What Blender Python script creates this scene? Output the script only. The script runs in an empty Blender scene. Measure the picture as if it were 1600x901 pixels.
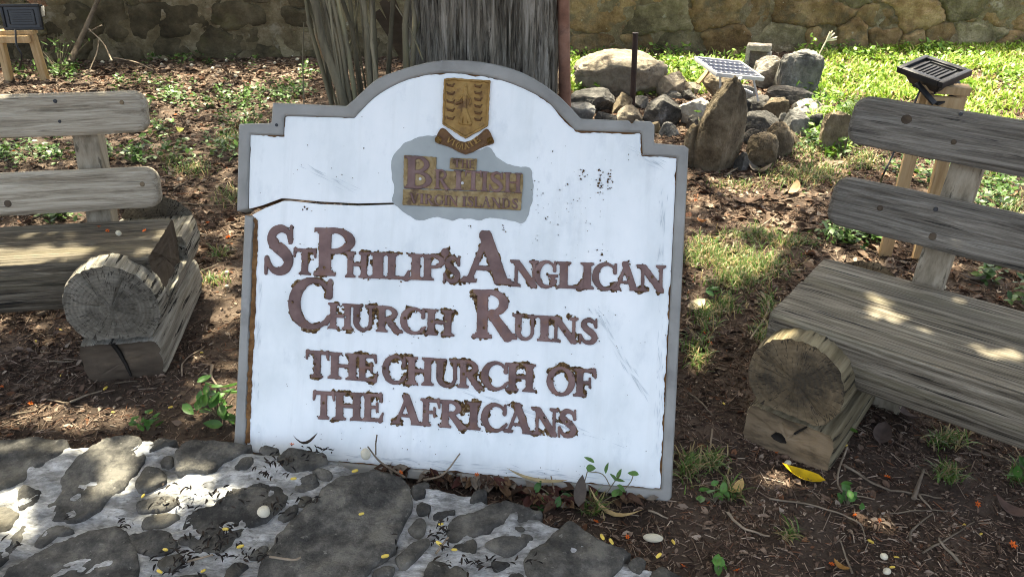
import bpy, bmesh, math, random
import numpy as np
from mathutils import Matrix, Vector
random.seed(7); RNG = np.random.default_rng(7)
SC = bpy.context.scene; COL = SC.collection
PI = math.pi

# ------------------------------------------------------------------ camera, sky, sun, exposure
FPX, PITCH, CAM = 1180.0, math.radians(28.5), np.array([0, 0, 1.5])
cd = bpy.data.cameras.new('camera'); cam = bpy.data.objects.new('camera', cd); COL.objects.link(cam)
cam.location = CAM; cam.rotation_euler = (PI/2 - PITCH, 0, 0)
cd.sensor_fit = 'HORIZONTAL'; cd.sensor_width = 36; cd.lens = 36*FPX/1600; cd.clip_end = 500; cd.clip_start = .02
SC.camera = cam
SUN_EL, SUN_AZ = math.radians(68), math.radians(-24)      # azimuth measured from +y towards +x
TOSUN = np.array([math.sin(SUN_AZ)*math.cos(SUN_EL), math.cos(SUN_AZ)*math.cos(SUN_EL), math.sin(SUN_EL)])
w = bpy.data.worlds.new('World'); SC.world = w; w.use_nodes = True
nt = w.node_tree; bg = nt.nodes['Background']
sk = nt.nodes.new('ShaderNodeTexSky'); sk.sky_type = 'NISHITA'; sk.sun_disc = False
sk.sun_elevation = SUN_EL; sk.sun_rotation = SUN_AZ; sk.air_density = 0.45; sk.dust_density = 5.0; sk.ozone_density = 0.3
nt.links.new(sk.outputs[0], bg.inputs[0]); bg.inputs[1].default_value = 0.15
sd = bpy.data.lights.new('sun', 'SUN'); sd.energy = 3.0; sd.angle = math.radians(0.53); sd.color = (1, .95, .87)
sun = bpy.data.objects.new('sun', sd); COL.objects.link(sun)
sun.rotation_euler = Vector(TOSUN).to_track_quat('Z', 'Y').to_euler(); sun.location = TOSUN*20
SC.view_settings.view_transform = 'Standard'; SC.view_settings.look = 'None'
SC.view_settings.exposure = 2.9; SC.view_settings.gamma = 1.0
SC.view_settings.use_white_balance = True; SC.view_settings.white_balance_temperature = 7600; SC.view_settings.white_balance_tint = 2
SC.cycles.filter_width = 1.0; SC.cycles.max_bounces = 6; SC.cycles.diffuse_bounces = 4; SC.cycles.transparent_max_bounces = 8

# ------------------------------------------------------------------ geometry helpers
F_ = np.array([0, math.cos(PITCH), -math.sin(PITCH)]); U_ = np.array([0, math.sin(PITCH), math.cos(PITCH)])
def ray(x, y): return np.array([1., 0, 0])*(x-800)/FPX - U_*(y-450.5)/FPX + F_
def G(x, y, z=0.):
    d = ray(x, y); return CAM + d*((z-CAM[2])/d[2])
def GY(x, y, Y):
    d = ray(x, y); return CAM + d*((Y-CAM[1])/d[1])
def proj(P):
    v = np.asarray(P)-CAM; f = v@F_; return 800+FPX*v[..., 0]/f, 450.5-FPX*(v@U_)/f, f
def _h(i, j, k, s):
    n = (i*374761393 + j*668265263 + k*2147483647 + s*1274126177) & 0xffffffff
    n = ((n ^ (n >> 13))*1274126177) & 0xffffffff
    n = ((n ^ (n >> 16))*2246822519) & 0xffffffff
    return ((n ^ (n >> 15)) & 0xffffff)/float(0xffffff)*2-1
def vn(x, y, z=0., s=0):
    x, y, z = np.broadcast_arrays(np.asarray(x, float), np.asarray(y, float), np.asarray(z, float))
    i, j, k = (np.floor(a).astype(np.int64) for a in (x, y, z))
    u, v, t = x-i, y-j, z-k
    u, v, t = (a*a*(3-2*a) for a in (u, v, t)); r = 0
    for a in (0, 1):
        for b in (0, 1):
            for c in (0, 1):
                r = r + _h(i+a, j+b, k+c, s)*(u if a else 1-u)*(v if b else 1-v)*(t if c else 1-t)
    return r
def fbm(x, y, z=0., o=4, s=0):
    r = 0; a = .5
    for q in range(o):
        r = r + a*vn(np.asarray(x)*2**q, np.asarray(y)*2**q, np.asarray(z)*2**q, s+q); a *= .5
    return r
def mesh_np(name, V, faces, mats=None, cols=None, smooth=None, midx=None):
    """faces: list of (n,k) int arrays"""
    me = bpy.data.meshes.new(name); V = np.asarray(V, float)
    faces = [np.asarray(f, int) for f in faces if len(f)]
    me.vertices.add(len(V)); me.vertices.foreach_set('co', V.ravel())
    loops = np.concatenate([f.ravel() for f in faces]); sizes = np.concatenate([np.full(len(f), f.shape[1]) for f in faces])
    me.loops.add(len(loops)); me.loops.foreach_set('vertex_index', loops)
    me.polygons.add(len(sizes)); me.polygons.foreach_set('loop_start', np.concatenate([[0], np.cumsum(sizes)[:-1]]))
    if midx is not None: me.polygons.foreach_set('material_index', midx)
    me.update(calc_edges=True); me.validate()
    if cols is not None:
        at = me.attributes.new('col', 'FLOAT_COLOR', 'POINT')
        at.data.foreach_set('color', np.concatenate([cols, np.ones((len(cols), 1))], 1).ravel())
    for m in (mats if isinstance(mats, (list, tuple)) else [mats]): me.materials.append(m)
    if smooth is not None:
        me.shade_smooth()
        if smooth < 180: me.set_sharp_from_angle(angle=math.radians(smooth))
    return me
def link(name, me, parent=None, loc=None, rot=None):
    o = bpy.data.objects.new(name, me); COL.objects.link(o)
    if parent is not None: o.parent = parent
    if loc is not None: o.location = loc
    if rot is not None: o.rotation_euler = rot
    return o
def tag(o, label=None, cat=None, group=None, kind=None):
    for k, v in (('label', label), ('category', cat), ('group', group), ('kind', kind)):
        if v: o[k] = v
    return o
def thing(name, label, cat, loc=(0, 0, 0), rz=0., group=None):
    o = link(name, None, None, loc, (0, 0, rz)); return tag(o, label, cat, group)
class MB:
    """collects pieces into one mesh"""
    def __init__(s): s.V = []; s.F = {}; s.n = 0; s.C = []
    def add(s, V, faces, col=None):
        V = np.asarray(V, float)
        for f in faces:
            f = np.asarray(f, int)
            if len(f): s.F.setdefault(f.shape[1], []).append(f+s.n)
        s.V.append(V); s.n += len(V)
        if col is not None: s.C.append(np.broadcast_to(col, (len(V), 3)))
    def mesh(s, name, mat, smooth=40):
        return mesh_np(name, np.concatenate(s.V), [np.concatenate(f) for f in s.F.values()], mat,
                       np.concatenate(s.C) if s.C else None, smooth)
    def build(s, name, mat, parent=None, smooth=40, **k): return link(name, s.mesh(name, mat, smooth), parent, **k)
def box_vf(c, sz, R=None, bev=.0):
    bm = bmesh.new(); bmesh.ops.create_cube(bm, size=1)
    for v in bm.verts: v.co = Vector((v.co.x*sz[0], v.co.y*sz[1], v.co.z*sz[2]))
    if bev: bmesh.ops.bevel(bm, geom=list(bm.edges), offset=bev, segments=2, affect='EDGES', profile=.6)
    bmesh.ops.triangulate(bm, faces=[f for f in bm.faces if len(f.verts) not in (3, 4)])
    V = np.array([v.co for v in bm.verts]); bm.verts.index_update()
    F = {}
    for f in bm.faces: F.setdefault(len(f.verts), []).append([v.index for v in f.verts])
    bm.free()
    if R is not None: V = V@np.asarray(R).T
    return V+np.asarray(c), [np.array(f) for f in F.values()]
def basis(y, zhint=(0, 0, 1)):
    y = np.asarray(y, float); y = y/np.linalg.norm(y); x = np.cross(y, zhint); x /= np.linalg.norm(x); z = np.cross(x, y)
    return np.array([x, y, z]).T
def bar_vf(a, b, wx, wz, bev=.003, zhint=(0, 0, 1)):
    a, b = np.asarray(a, float), np.asarray(b, float); d = b-a
    return box_vf((a+b)/2, (wx, np.linalg.norm(d), wz), basis(d, zhint), bev)
def tube_vf(P, r, n=6, cap=True):
    P = np.asarray(P, float); r = np.broadcast_to(r, (len(P),)); m = len(P)
    T = np.gradient(P, axis=0); V = []
    up = np.array([.13, .21, 1.]); 
    if abs(T[0]@up)/np.linalg.norm(T[0])/np.linalg.norm(up) > .9: up = np.array([1, .2, .1])
    for k in range(m):
        t = T[k]/np.linalg.norm(T[k]); x = np.cross(t, up); x /= np.linalg.norm(x); y = np.cross(t, x)
        a = np.arange(n)/n*2*PI
        V.append(P[k]+r[k]*(np.cos(a)[:, None]*x+np.sin(a)[:, None]*y))
    V = np.concatenate(V); i = np.arange(n); j = (i+1) % n
    F = [np.concatenate([np.stack([k*n+i, k*n+j, (k+1)*n+j, (k+1)*n+i], 1) for k in range(m-1)])]
    if cap: F.append(np.stack([i[::-1]], 0)); F.append(np.stack([(m-1)*n+i], 0))
    return V, F
def smoothline(P, k=6):
    P = np.asarray(P, float)
    if len(P) < 3: return np.linspace(P[0], P[-1], k)
    Q = np.concatenate([[2*P[0]-P[1]], P, [2*P[-1]-P[-2]]]); out = []
    for i in range(1, len(Q)-2):
        for t in np.arange(k)/k:
            a, b, c, d = Q[i-1:i+3]
            out.append(.5*(2*b+(c-a)*t+(2*a-5*b+4*c-d)*t*t+(3*b-a-3*c+d)*t**3))
    out.append(P[-1]); return np.array(out)
def smoothpoly(P, k=4):
    P = np.asarray(P, float); n = len(P); out = []
    for i in range(n):
        a, b, c, d = P[i-1], P[i], P[(i+1) % n], P[(i+2) % n]
        for t in np.arange(k)/k: out.append(.5*(2*b+(c-a)*t+(2*a-5*b+4*c-d)*t*t+(3*b-a-3*c+d)*t**3))
    return np.array(out)
def sdpoly(X, Y, P):
    """distance to a closed polygon, positive inside"""
    P = np.asarray(P, float); d = np.full(X.shape, 1e9); ins = np.zeros(X.shape, bool)
    for (ax, ay), (bx, by) in zip(P, np.roll(P, -1, 0)):
        ex, ey = bx-ax, by-ay; L = ex*ex+ey*ey+1e-18
        t = np.clip(((X-ax)*ex+(Y-ay)*ey)/L, 0, 1)
        d = np.minimum(d, (X-ax-t*ex)**2+(Y-ay-t*ey)**2)
        if by != ay: ins ^= ((ay > Y) != (by > Y)) & (X < ax+(Y-ay)*ex/(by-ay))
    d = np.sqrt(d); return np.where(ins, d, -d)
def field_vf(F, x0, x1, y0, y1, h, zf, zback=None):
    """mesh of the region F>0, top at zf, walls and back at zback"""
    xs = np.arange(x0, x1+h, h); ys = np.arange(y0, y1+h, h); X, Y = np.meshgrid(xs, ys, indexing='ij')
    V = F(X, Y) if callable(F) else F; V = np.where(V == 0, 1e-9, V); ins = V > 0
    nx, ny = X.shape; idx = np.full((nx, ny), -1); k = int(ins.sum())
    if k == 0: return np.zeros((0, 3)), []
    idx[ins] = np.arange(k); px = list(X[ins]); py = list(Y[ins]); pf = list(V[ins])
    cnt = ins[:-1, :-1].astype(int)+ins[1:, :-1]+ins[1:, 1:]+ins[:-1, 1:]
    fi, fj = np.nonzero(cnt == 4)
    quads = np.stack([idx[fi, fj], idx[fi+1, fj], idx[fi+1, fj+1], idx[fi, fj+1]], 1)
    cross = {}; polys = {}; segs = []
    def cv(a, b):
        key = (a, b) if a < b else (b, a)
        if key not in cross:
            va, vb = V[a], V[b]; t = va/(va-vb); cross[key] = len(px)
            px.append(X[a]+t*(X[b]-X[a])); py.append(Y[a]+t*(Y[b]-Y[a])); pf.append(0.)
        return cross[key]
    for i, j in zip(*np.nonzero((cnt > 0) & (cnt < 4))):
        c = [(i, j), (i+1, j), (i+1, j+1), (i, j+1)]; pl = []; tg = []
        for q in range(4):
            a, b = c[q], c[(q+1) % 4]
            if ins[a]: pl.append(idx[a]); tg.append(0)
            if ins[a] != ins[b]: pl.append(cv(a, b)); tg.append(1 if ins[a] else 2)
        n = len(pl)
        if n < 3: continue
        polys.setdefault(n, []).append(pl)
        for q in range(n):
            if tg[q] == 1 and tg[(q+1) % n] == 2: segs.append((pl[q], pl[(q+1) % n]))
    px, py, pf = (np.array(a) for a in (px, py, pf)); n = len(px)
    pz = np.broadcast_to(zf(px, py, pf), (n,))
    VV = np.stack([px, py, pz], 1); faces = [quads]+[np.array(p) for p in polys.values()]
    if zback is not None:
        zb = np.broadcast_to(zback(px, py) if callable(zback) else zback, (n,))
        VV = np.concatenate([VV, np.stack([px, py, zb], 1)])
        s = np.array(segs)
        faces += [f[:, ::-1]+n for f in faces if len(f)]
        faces.append(np.stack([s[:, 1], s[:, 0], s[:, 0]+n, s[:, 1]+n], 1))
    return VV, faces
def scatter(tv, tf, pos, scale, yaw, tilt=0., roll=0., cols=None, mb=None):
    """many transformed copies of a small template joined into one mesh"""
    n = len(pos); tv = np.asarray(tv, float); m = len(tv)
    scale = np.asarray(scale, float)
    if scale.ndim < 2: scale = np.repeat(np.broadcast_to(scale, (n,))[:, None], 3, 1)
    P = tv[None]*scale[:, None, :]
    yaw, tilt, roll = (np.broadcast_to(np.asarray(a, float), (n,)) for a in (yaw, tilt, roll))
    def rot(P, a, i, j):
        c, s = np.cos(a)[:, None], np.sin(a)[:, None]; Q = P.copy()
        Q[..., i] = c*P[..., i]-s*P[..., j]; Q[..., j] = s*P[..., i]+c*P[..., j]; return Q
    P = rot(P, roll, 2, 0); P = rot(P, tilt, 1, 2); P = rot(P, yaw, 0, 1)
    P = P+np.asarray(pos)[:, None, :]
    off = (np.arange(n)*m)[:, None, None]
    faces = [(np.asarray(f)[None]+off).reshape(-1, np.asarray(f).shape[1]) for f in tf]
    c = None if cols is None else np.repeat(cols, m, 0)
    mb.add(P.reshape(-1, 3), faces, c)

# ------------------------------------------------------------------ material helpers
def M(name, cols, scale=6., stretch=(1, 1, 1), detail=8, rough=.85, bump=.3, bscale=None, bdist=.01, spec=.25,
      attr=False, rnd=.0, trans=0., dist=0., spots=None, spots2=None, rings=None, metal=0., nrough=.6, runs=None, con=.44):
    m = bpy.data.materials.new(name); m.use_nodes = True; t = m.node_tree; N = t.nodes; L = t.links
    bs = N['Principled BSDF']; out = N['Material Output']
    tc = N.new('ShaderNodeTexCoord'); oi = N.new('ShaderNodeObjectInfo')
    sh = N.new('ShaderNodeVectorMath'); sh.operation = 'MULTIPLY_ADD'
    L.new(oi.outputs['Random'], sh.inputs[0]); sh.inputs[1].default_value = (13.7*bool(rnd), 7.3*bool(rnd), 9.1*bool(rnd)); L.new(tc.outputs['Object'], sh.inputs[2])
    mp = N.new('ShaderNodeMapping'); mp.inputs['Scale'].default_value = stretch; L.new(sh.outputs[0], mp.inputs[0])
    def noise(sc, de=8., ro=nrough, vec=mp, di=0.):
        n = N.new('ShaderNodeTexNoise'); n.inputs['Scale'].default_value = sc; n.inputs['Detail'].default_value = de
        n.inputs['Roughness'].default_value = ro; n.inputs['Distortion'].default_value = di; L.new(vec.outputs[0], n.inputs['Vector']); return n
    def ramp(src, stops, interp='LINEAR'):
        r = N.new('ShaderNodeValToRGB'); e = r.color_ramp.elements; r.color_ramp.interpolation = interp
        while len(e) < len(stops): e.new(.5)
        for q, (p, c) in enumerate(stops): e[q].position = p; e[q].color = (*c, 1) if len(c) == 3 else c
        L.new(src, r.inputs[0]); return r
    def mix(fac, a, b, mode='MIX'):
        x = N.new('ShaderNodeMix'); x.data_type = 'RGBA'; x.blend_type = mode
        if isinstance(fac, float): x.inputs[0].default_value = fac
        else: L.new(fac, x.inputs[0])
        for s, i in ((a, 6), (b, 7)):
            if isinstance(s, tuple): x.inputs[i].default_value = (*s, 1)
            else: L.new(s, x.inputs[i])
        return x.outputs[2]
    n1 = noise(scale, detail, di=dist)
    if attr:
        a = N.new('ShaderNodeAttribute'); a.attribute_name = 'col'
        r = ramp(n1.outputs[0], [(.3, (.75, .75, .75)), (.7, (1.2, 1.2, 1.2))])
        c = mix(1., a.outputs['Color'], r.outputs[0], 'MULTIPLY')
    else:
        k = len(cols); stops = [(.5-con/2+con*q/max(1, k-1), col) for q, col in enumerate(cols)] if not isinstance(cols[0][0], (int, float)) or len(cols[0]) == 3 else cols
        c = ramp(n1.outputs[0], stops).outputs[0]
    for sp in (spots, spots2):
        if sp:                                              # (colour, scale, lo, hi, strength[, stretched?])
            col, sc, lo, hi, st = sp[:5]
            if len(sp) > 5 and sp[5] == 'raw': n2 = noise(sc, 6, .6, sh)
            else: n2 = noise(sc, 6, .65)
            r = ramp(n2.outputs[0], [(lo, (0, 0, 0)), (hi, (st, st, st))]); c = mix(r.outputs[0], c, col)
    if runs:
        mp3 = N.new('ShaderNodeMapping'); mp3.inputs['Scale'].default_value = (13, .7, 1); L.new(sh.outputs[0], mp3.inputs[0])
        n3 = noise(1.6, 5, .6, mp3); r = ramp(n3.outputs[0], [(.52, (0, 0, 0)), (.75, (runs[1],)*3)]); c = mix(r.outputs[0], c, runs[0])
    if rings:                                               # growth rings about local y
        wv = N.new('ShaderNodeTexWave'); wv.wave_type = 'RINGS'; wv.rings_direction = 'Y'; wv.inputs['Scale'].default_value = rings[1]
        wv.inputs['Distortion'].default_value = 3.2; wv.inputs['Detail'].default_value = 3; wv.inputs['Detail Scale'].default_value = 2.
        L.new(tc.outputs['Object'], wv.inputs['Vector'])
        r = ramp(wv.outputs['Fac'], [(.25, (0, 0, 0)), (.75, (.27, .27, .27))]); c = mix(r.outputs[0], c, rings[0])
        sp_ = N.new('ShaderNodeSeparateXYZ'); L.new(tc.outputs['Object'], sp_.inputs[0])
        def mth(op, a, b=None):
            q = N.new('ShaderNodeMath'); q.operation = op
            for k_, v_ in ((0, a), (1, b)):
                if v_ is None: continue
                if isinstance(v_, (int, float)): q.inputs[k_].default_value = v_
                else: L.new(v_, q.inputs[k_])
            return q.outputs[0]
        an_ = mth('ARCTAN2', sp_.outputs[0], sp_.outputs[2]); rd_ = mth('SQRT', mth('ADD', mth('MULTIPLY', sp_.outputs[0], sp_.outputs[0]), mth('MULTIPLY', sp_.outputs[2], sp_.outputs[2])))
        cb_ = N.new('ShaderNodeCombineXYZ'); L.new(mth('MULTIPLY', an_, 1.7), cb_.inputs[0]); L.new(mth('MULTIPLY', rd_, 3.), cb_.inputs[1])
        n4 = noise(2.6, 3, .6, cb_); r4 = ramp(mth('ABSOLUTE', mth('SUBTRACT', n4.outputs[0], .5)), [(.0, (.95,)*3), (.016, (0, 0, 0))]); c = mix(r4.outputs[0], c, (.02, .016, .012))
    if rnd:
        hv = N.new('ShaderNodeHueSaturation'); mr = N.new('ShaderNodeMapRange'); L.new(oi.outputs['Random'], mr.inputs[0])
        mr.inputs['To Min'].default_value = 1-rnd; mr.inputs['To Max'].default_value = 1+rnd
        L.new(mr.outputs[0], hv.inputs['Value']); L.new(c, hv.inputs['Color']); c = hv.outputs[0]
    L.new(c, bs.inputs['Base Color']); bs.inputs['Roughness'].default_value = rough
    bs.inputs['Specular IOR Level'].default_value = spec; bs.inputs['Metallic'].default_value = metal
    if bump:
        nb = noise(bscale or scale*4, 10, .7)
        b = N.new('ShaderNodeBump'); b.inputs['Strength'].default_value = bump; b.inputs['Distance'].default_value = bdist
        L.new(nb.outputs[0], b.inputs['Height']); L.new(b.outputs[0], bs.inputs['Normal'])
    if trans:
        tr = N.new('ShaderNodeBsdfTranslucent'); L.new(c, tr.inputs['Color']); mx = N.new('ShaderNodeMixShader')
        mx.inputs[0].default_value = trans; L.new(bs.outputs[0], mx.inputs[1]); L.new(tr.outputs[0], mx.inputs[2]); L.new(mx.outputs[0], out.inputs[0])
    return m

MT = {}
MT['soil'] = M('soil', [(.028, .019, .014), (.066, .046, .034), (.12, .086, .064)], 5, detail=12, bump=.9, bscale=45, bdist=.02, rough=.95,
               spots=((.13, .095, .065), 1.6, .55, .75, .7), spots2=((.11, .085, .06), 60, .58, .68, .7))
MT['litter'] = M('litter', None, 30, attr=True, bump=.3, rough=.8)
MT['leafmat'] = M('green_leaf', None, 12, attr=True, bump=.15, rough=.45, spec=.4, trans=.3)
MT['dryleaf'] = M('dry_leaf', None, 40, attr=True, bump=.4, rough=.7, trans=.12)
MT['bark'] = M('bark', [(.075, .064, .048), (.28, .25, .195), (.5, .455, .38)], 7, (8, 8, .8), dist=.5, con=0.26, nrough=.72, bump=.9, bscale=16, bdist=.03, rough=.95,
               spots=((.1, .1, .062), 1.1, .5, .7, .5, 'raw'), spots2=((.015, .012, .01), 9, .56, .66, .9))
MT['stem'] = M('stem', [(.06, .05, .035), (.16, .14, .09), (.24, .2, .13)], 6, (5, 5, .8), rnd=.3, bump=.4, bscale=30, rough=.8,
               spots=((.3, .19, .1), 3, .62, .68, .8), spots2=((.1, .12, .04), 1.5, .55, .7, .5))
MT['rust'] = M('rusty_steel', [(.11, .05, .033), (.21, .105, .068), (.3, .17, .12)], 14, bump=.3, bscale=80, rough=.85, spots=((.05, .035, .03), 5, .55, .65, .7))
MT['rebar'] = M('dark_rust', [(.02, .013, .012), (.045, .025, .02)], 20, bump=.3, rough=.6)
WOODG = [(.085, .08, .073), (.2, .188, .17), (.33, .31, .28)]
MT['plank_grey'] = M('weathered_plank_grey', [(.058, .051, .042), (.17, .153, .127), (.33, .302, .255)], 4., (.7, 16, 16), rnd=.06, con=0.3, nrough=.78, dist=.6, bump=.75, bscale=14, bdist=.012, rough=.9,
                     spots=((.02, .02, .02), 5.5, .61, .66, .9), spots2=((.25, .245, .23), 1.1, .58, .75, .5))
MT['plank_tan'] = M('weathered_plank_tan', [(.17, .14, .1), (.4, .345, .262), (.58, .52, .42)], 4., (.7, 16, 16), rnd=.06, con=0.3, nrough=.78, dist=.6, bump=.7, bscale=14, bdist=.012, rough=.9,
                    spots=((.07, .06, .045), 5.5, .61, .68, .8), spots2=((.3, .2, .13), 1.0, .62, .75, .45))
MT['seat_grey'] = M('weathered_log_grey', [(.05, .041, .03), (.235, .203, .152), (.46, .41, .325)], 4., (.6, 17, 17), con=0.3, nrough=.78, dist=.6, bump=.9, bscale=10, bdist=.02, rough=.92,
                    spots=((.015, .014, .013), 4.5, .58, .64, .95), spots2=((.19, .175, .1), .9, .52, .72, .55))
MT['seat_dark'] = M('weathered_log_dark', [(.034, .028, .021), (.135, .114, .084), (.3, .262, .2)], 4., (.6, 17, 17), con=0.3, nrough=.78, dist=.6, bump=.9, bscale=10, bdist=.02, rough=.92,
                    spots=((.012, .011, .01), 4.5, .56, .63, .95), spots2=((.22, .19, .12), .8, .56, .72, .6))
MT['log_right'] = M('log_wood_tan', [(.11, .085, .046), (.27, .222, .135), (.44, .375, .24)], 3.2, (13, .9, 13), bump=.9, bscale=9, bdist=.025, rough=.92,
                    spots=((.03, .024, .016), 5, .57, .63, .95), spots2=((.42, .28, .1), 1.2, .63, .72, .6))
MT['log_left'] = M('log_wood_bleached', [(.14, .125, .095), (.36, .33, .27), (.58, .545, .46)], 4.2, (13, 1.0, 13), bump=.9, bscale=9, bdist=.025, rough=.92,
                   spots=((.018, .016, .013), 4.5, .545, .6, 1.), spots2=((.2, .17, .1), 1.4, .55, .7, .5))
MT['end_right'] = M('log_end_brown', [(.09, .065, .036), (.23, .17, .1), (.36, .28, .175)], 9, bump=.6, bscale=60, rough=.95,
                    spots=((.03, .026, .02), 4.2, .45, .6, .9), rings=((.09, .06, .03), 22))
MT['end_left'] = M('log_end_grey', [(.07, .06, .045), (.19, .17, .135), (.33, .3, .245)], 8, bump=.6, bscale=60, rough=.95,
                   spots=((.03, .026, .02), 4.5, .5, .65, .85), rings=((.06, .05, .036), 26))
MT['base_end'] = M('sawn_block_end', [(.09, .062, .036), (.2, .145, .088), (.28, .21, .135)], 4, (1, 1, 3), bump=.5, bscale=40, rough=.95, rnd=.15,
                   spots=((.04, .032, .022), 6, .55, .68, .7))
MT['base_dark'] = M('sawn_block_dark', [(.045, .034, .024), (.085, .064, .045), (.13, .1, .07)], 4, (1, 1, 3), bump=.5, bscale=40, rough=.95,
                    spots=((.2, .14, .085), 3, .6, .7, .5))
MT['post'] = M('post_wood', [(.14, .115, .08), (.27, .225, .16), (.38, .33, .25)], 3.5, (12, 12, .9), bump=.45, bscale=12, rough=.9,
               spots=((.06, .05, .035), 4.5, .58, .66, .8), spots2=((.25, .15, .08), 1.2, .62, .72, .6))
MT['pine'] = M('new_pine', [(.3, .19, .09), (.46, .31, .16), (.55, .4, .23)], 3.5, (12, 12, .9), bump=.25, bscale=12, rough=.8, rnd=.08,
               spots=((.2, .12, .06), 4, .62, .7, .6))
MT['white_paint'] = M('white_paint', [(.62, .665, .665), (.755, .79, .79), (.83, .85, .845)], 3.2, (1.6, .8, 1), bump=.12, bscale=40, bdist=.004, rough=.5, spec=.35,
                      runs=((.55, .57, .55), .32), spots=((.47, .52, .55), 7, .56, .78, .6), spots2=((.3, .28, .26), 95, .715, .75, .8))
MT['frame_paint'] = M('grey_paint', [(.2, .195, .18), (.26, .255, .235), (.31, .305, .285)], 7, bump=.2, bscale=50, bdist=.004, rough=.6,
                      spots=((.13, .12, .115), 4, .58, .72, .7), spots2=((.6, .6, .6), 26, .72, .735, .8))
MT['core'] = M('rotten_core', [(.055, .025, .012), (.15, .075, .03), (.28, .15, .06)], 40, bump=.6, bscale=120, rough=.95)
MT['patch'] = M('grey_patch', [(.26, .285, .28), (.32, .345, .335), (.4, .42, .405)], 6, bump=.1, rough=.5)
MT['letter'] = M('letter_paint', [(.09, .051, .046), (.155, .09, .08), (.22, .138, .12)], 16, bump=.3, bscale=120, bdist=.003, rough=.6, spec=.4, rnd=.12,
                 spots=((.19, .085, .045), 22, .55, .7, .6), spots2=((.045, .026, .024), 40, .62, .68, .7))
MT['residue'] = M('old_glue', [(.03, .018, .012), (.08, .045, .024), (.2, .115, .04), (.45, .4, .33)], 110, detail=4, bump=.9, bscale=200, rough=.95)
MT['gold'] = M('faded_gold', [(.15, .082, .024), (.27, .157, .046), (.37, .235, .08)], 26, bump=.3, bscale=150, bdist=.003, rough=.6,
               spots=((.1, .05, .025), 30, .55, .68, .8))
MT['gold_dark'] = M('tarnished_gold', [(.09, .045, .022), (.17, .09, .035)], 40, bump=.3, rough=.65)
MT['plaque'] = M('plaque_ochre', [(.14, .09, .04), (.26, .185, .085), (.36, .28, .16)], 40, bump=.5, bscale=160, bdist=.003, rough=.8,
                 spots=((.07, .04, .03), 25, .54, .64, .8), spots2=((.5, .46, .4), 90, .69, .72, .8))
MT['ledge_stone'] = M('ledge_stone', [(.03, .029, .027), (.075, .071, .064), (.155, .145, .125)], 9, detail=15, rnd=.13, con=0.22, bump=1., bscale=60, bdist=.012, rough=.95, nrough=.75,
                      spots=((.19, .165, .115), 3.2, .52, .78, .55), spots2=((.3, .285, .25), 70, .62, .72, .6))
MT['whitewash'] = M('whitewashed_mortar', [(.2, .198, .19), (.42, .42, .415), (.75, .755, .76)], 14, (1, 2.2, 1), detail=14, con=0.26, bump=1., bscale=50, bdist=.02, rough=.9, nrough=.72,
                    spots=((.16, .155, .145), 5, .52, .64, .7), spots2=((.1, .095, .085), 34, .58, .66, .65))
MT['wall_ochre'] = M('wall_stone_ochre', [(.12, .073, .032), (.25, .16, .075), (.4, .285, .15)], 3.2, detail=12, rnd=.22, con=0.28, nrough=.72, bump=1., bscale=14, bdist=.05, rough=.95,
                     spots=((.1, .1, .07), 5, .5, .66, .7), spots2=((.5, .46, .36), 12, .66, .7, .7))
MT['wall_grey'] = M('wall_stone_grey', [(.085, .069, .04), (.19, .158, .09), (.33, .28, .175)], 3.2, detail=12, rnd=.25, con=0.28, nrough=.72, bump=1., bscale=14, bdist=.05, rough=.95,
                    spots=((.25, .17, .07), 2.5, .56, .72, .6), spots2=((.42, .4, .33), 12, .66, .7, .6))
MT['wall_dark'] = M('wall_stone_dark', [(.05, .04, .024), (.11, .088, .052), (.19, .155, .1)], 3.2, detail=12, rnd=.25, con=0.28, nrough=.72, bump=1., bscale=14, bdist=.05, rough=.95,
                    spots=((.13, .12, .05), 3, .55, .7, .6))
MT['wall_brick'] = M('wall_stone_red', [(.15, .065, .035), (.26, .12, .065), (.34, .18, .1)], 4, detail=12, rnd=.2, bump=.8, bscale=14, bdist=.04, rough=.95,
                     spots=((.1, .09, .06), 5, .5, .66, .6))
MT['wall_mortar'] = M('wall_mortar', [(.07, .052, .028), (.2, .158, .092), (.4, .34, .23)], 5, detail=14, bump=1., bscale=18, bdist=.06, rough=.95, nrough=.75,
                      spots=((.42, .38, .29), 6, .58, .68, .7), spots2=((.22, .1, .055), 4, .6, .68, .7))
def rockmat(n, c, **k): MT[n] = M(n, c, 9, con=.3, detail=14, rnd=.12, bump=1., bscale=30, bdist=.04, rough=.9, nrough=.7, **k)
rockmat('rock_tan', [(.13, .11, .08), (.25, .215, .165), (.34, .3, .24)], spots=((.1, .095, .08), 3, .52, .7, .6), spots2=((.28, .19, .1), 2, .6, .75, .5))
rockmat('rock_brown', [(.085, .064, .04), (.18, .142, .094), (.29, .235, .162)], spots=((.06, .05, .038), 4, .5, .68, .7), spots2=((.26, .24, .19), 9, .6, .7, .5))
rockmat('rock_black', [(.03, .029, .027), (.08, .076, .07), (.16, .15, .135)], spots=((.3, .3, .3), 3, .62, .7, .8))
rockmat('rock_grey', [(.09, .088, .082), (.19, .185, .17), (.31, .3, .28)], spots=((.05, .05, .048), 5, .5, .66, .7))
rockmat('rock_pale', [(.24, .22, .18), (.42, .39, .34), (.55, .52, .46)], spots=((.1, .09, .075), 5, .52, .64, .8))
MT['black_metal'] = M('black_metal', [(.012, .012, .013), (.022, .022, .024)], 20, bump=.1, rough=.45, spec=.4)
MT['alu'] = M('aluminium', [(.42, .42, .42), (.54, .54, .54)], 20, bump=.05, rough=.4, spec=.5)
MT['cell'] = M('solar_cell', [(.012, .016, .035), (.03, .036, .06)], 8, bump=0, rough=.18, spec=.5)
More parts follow.
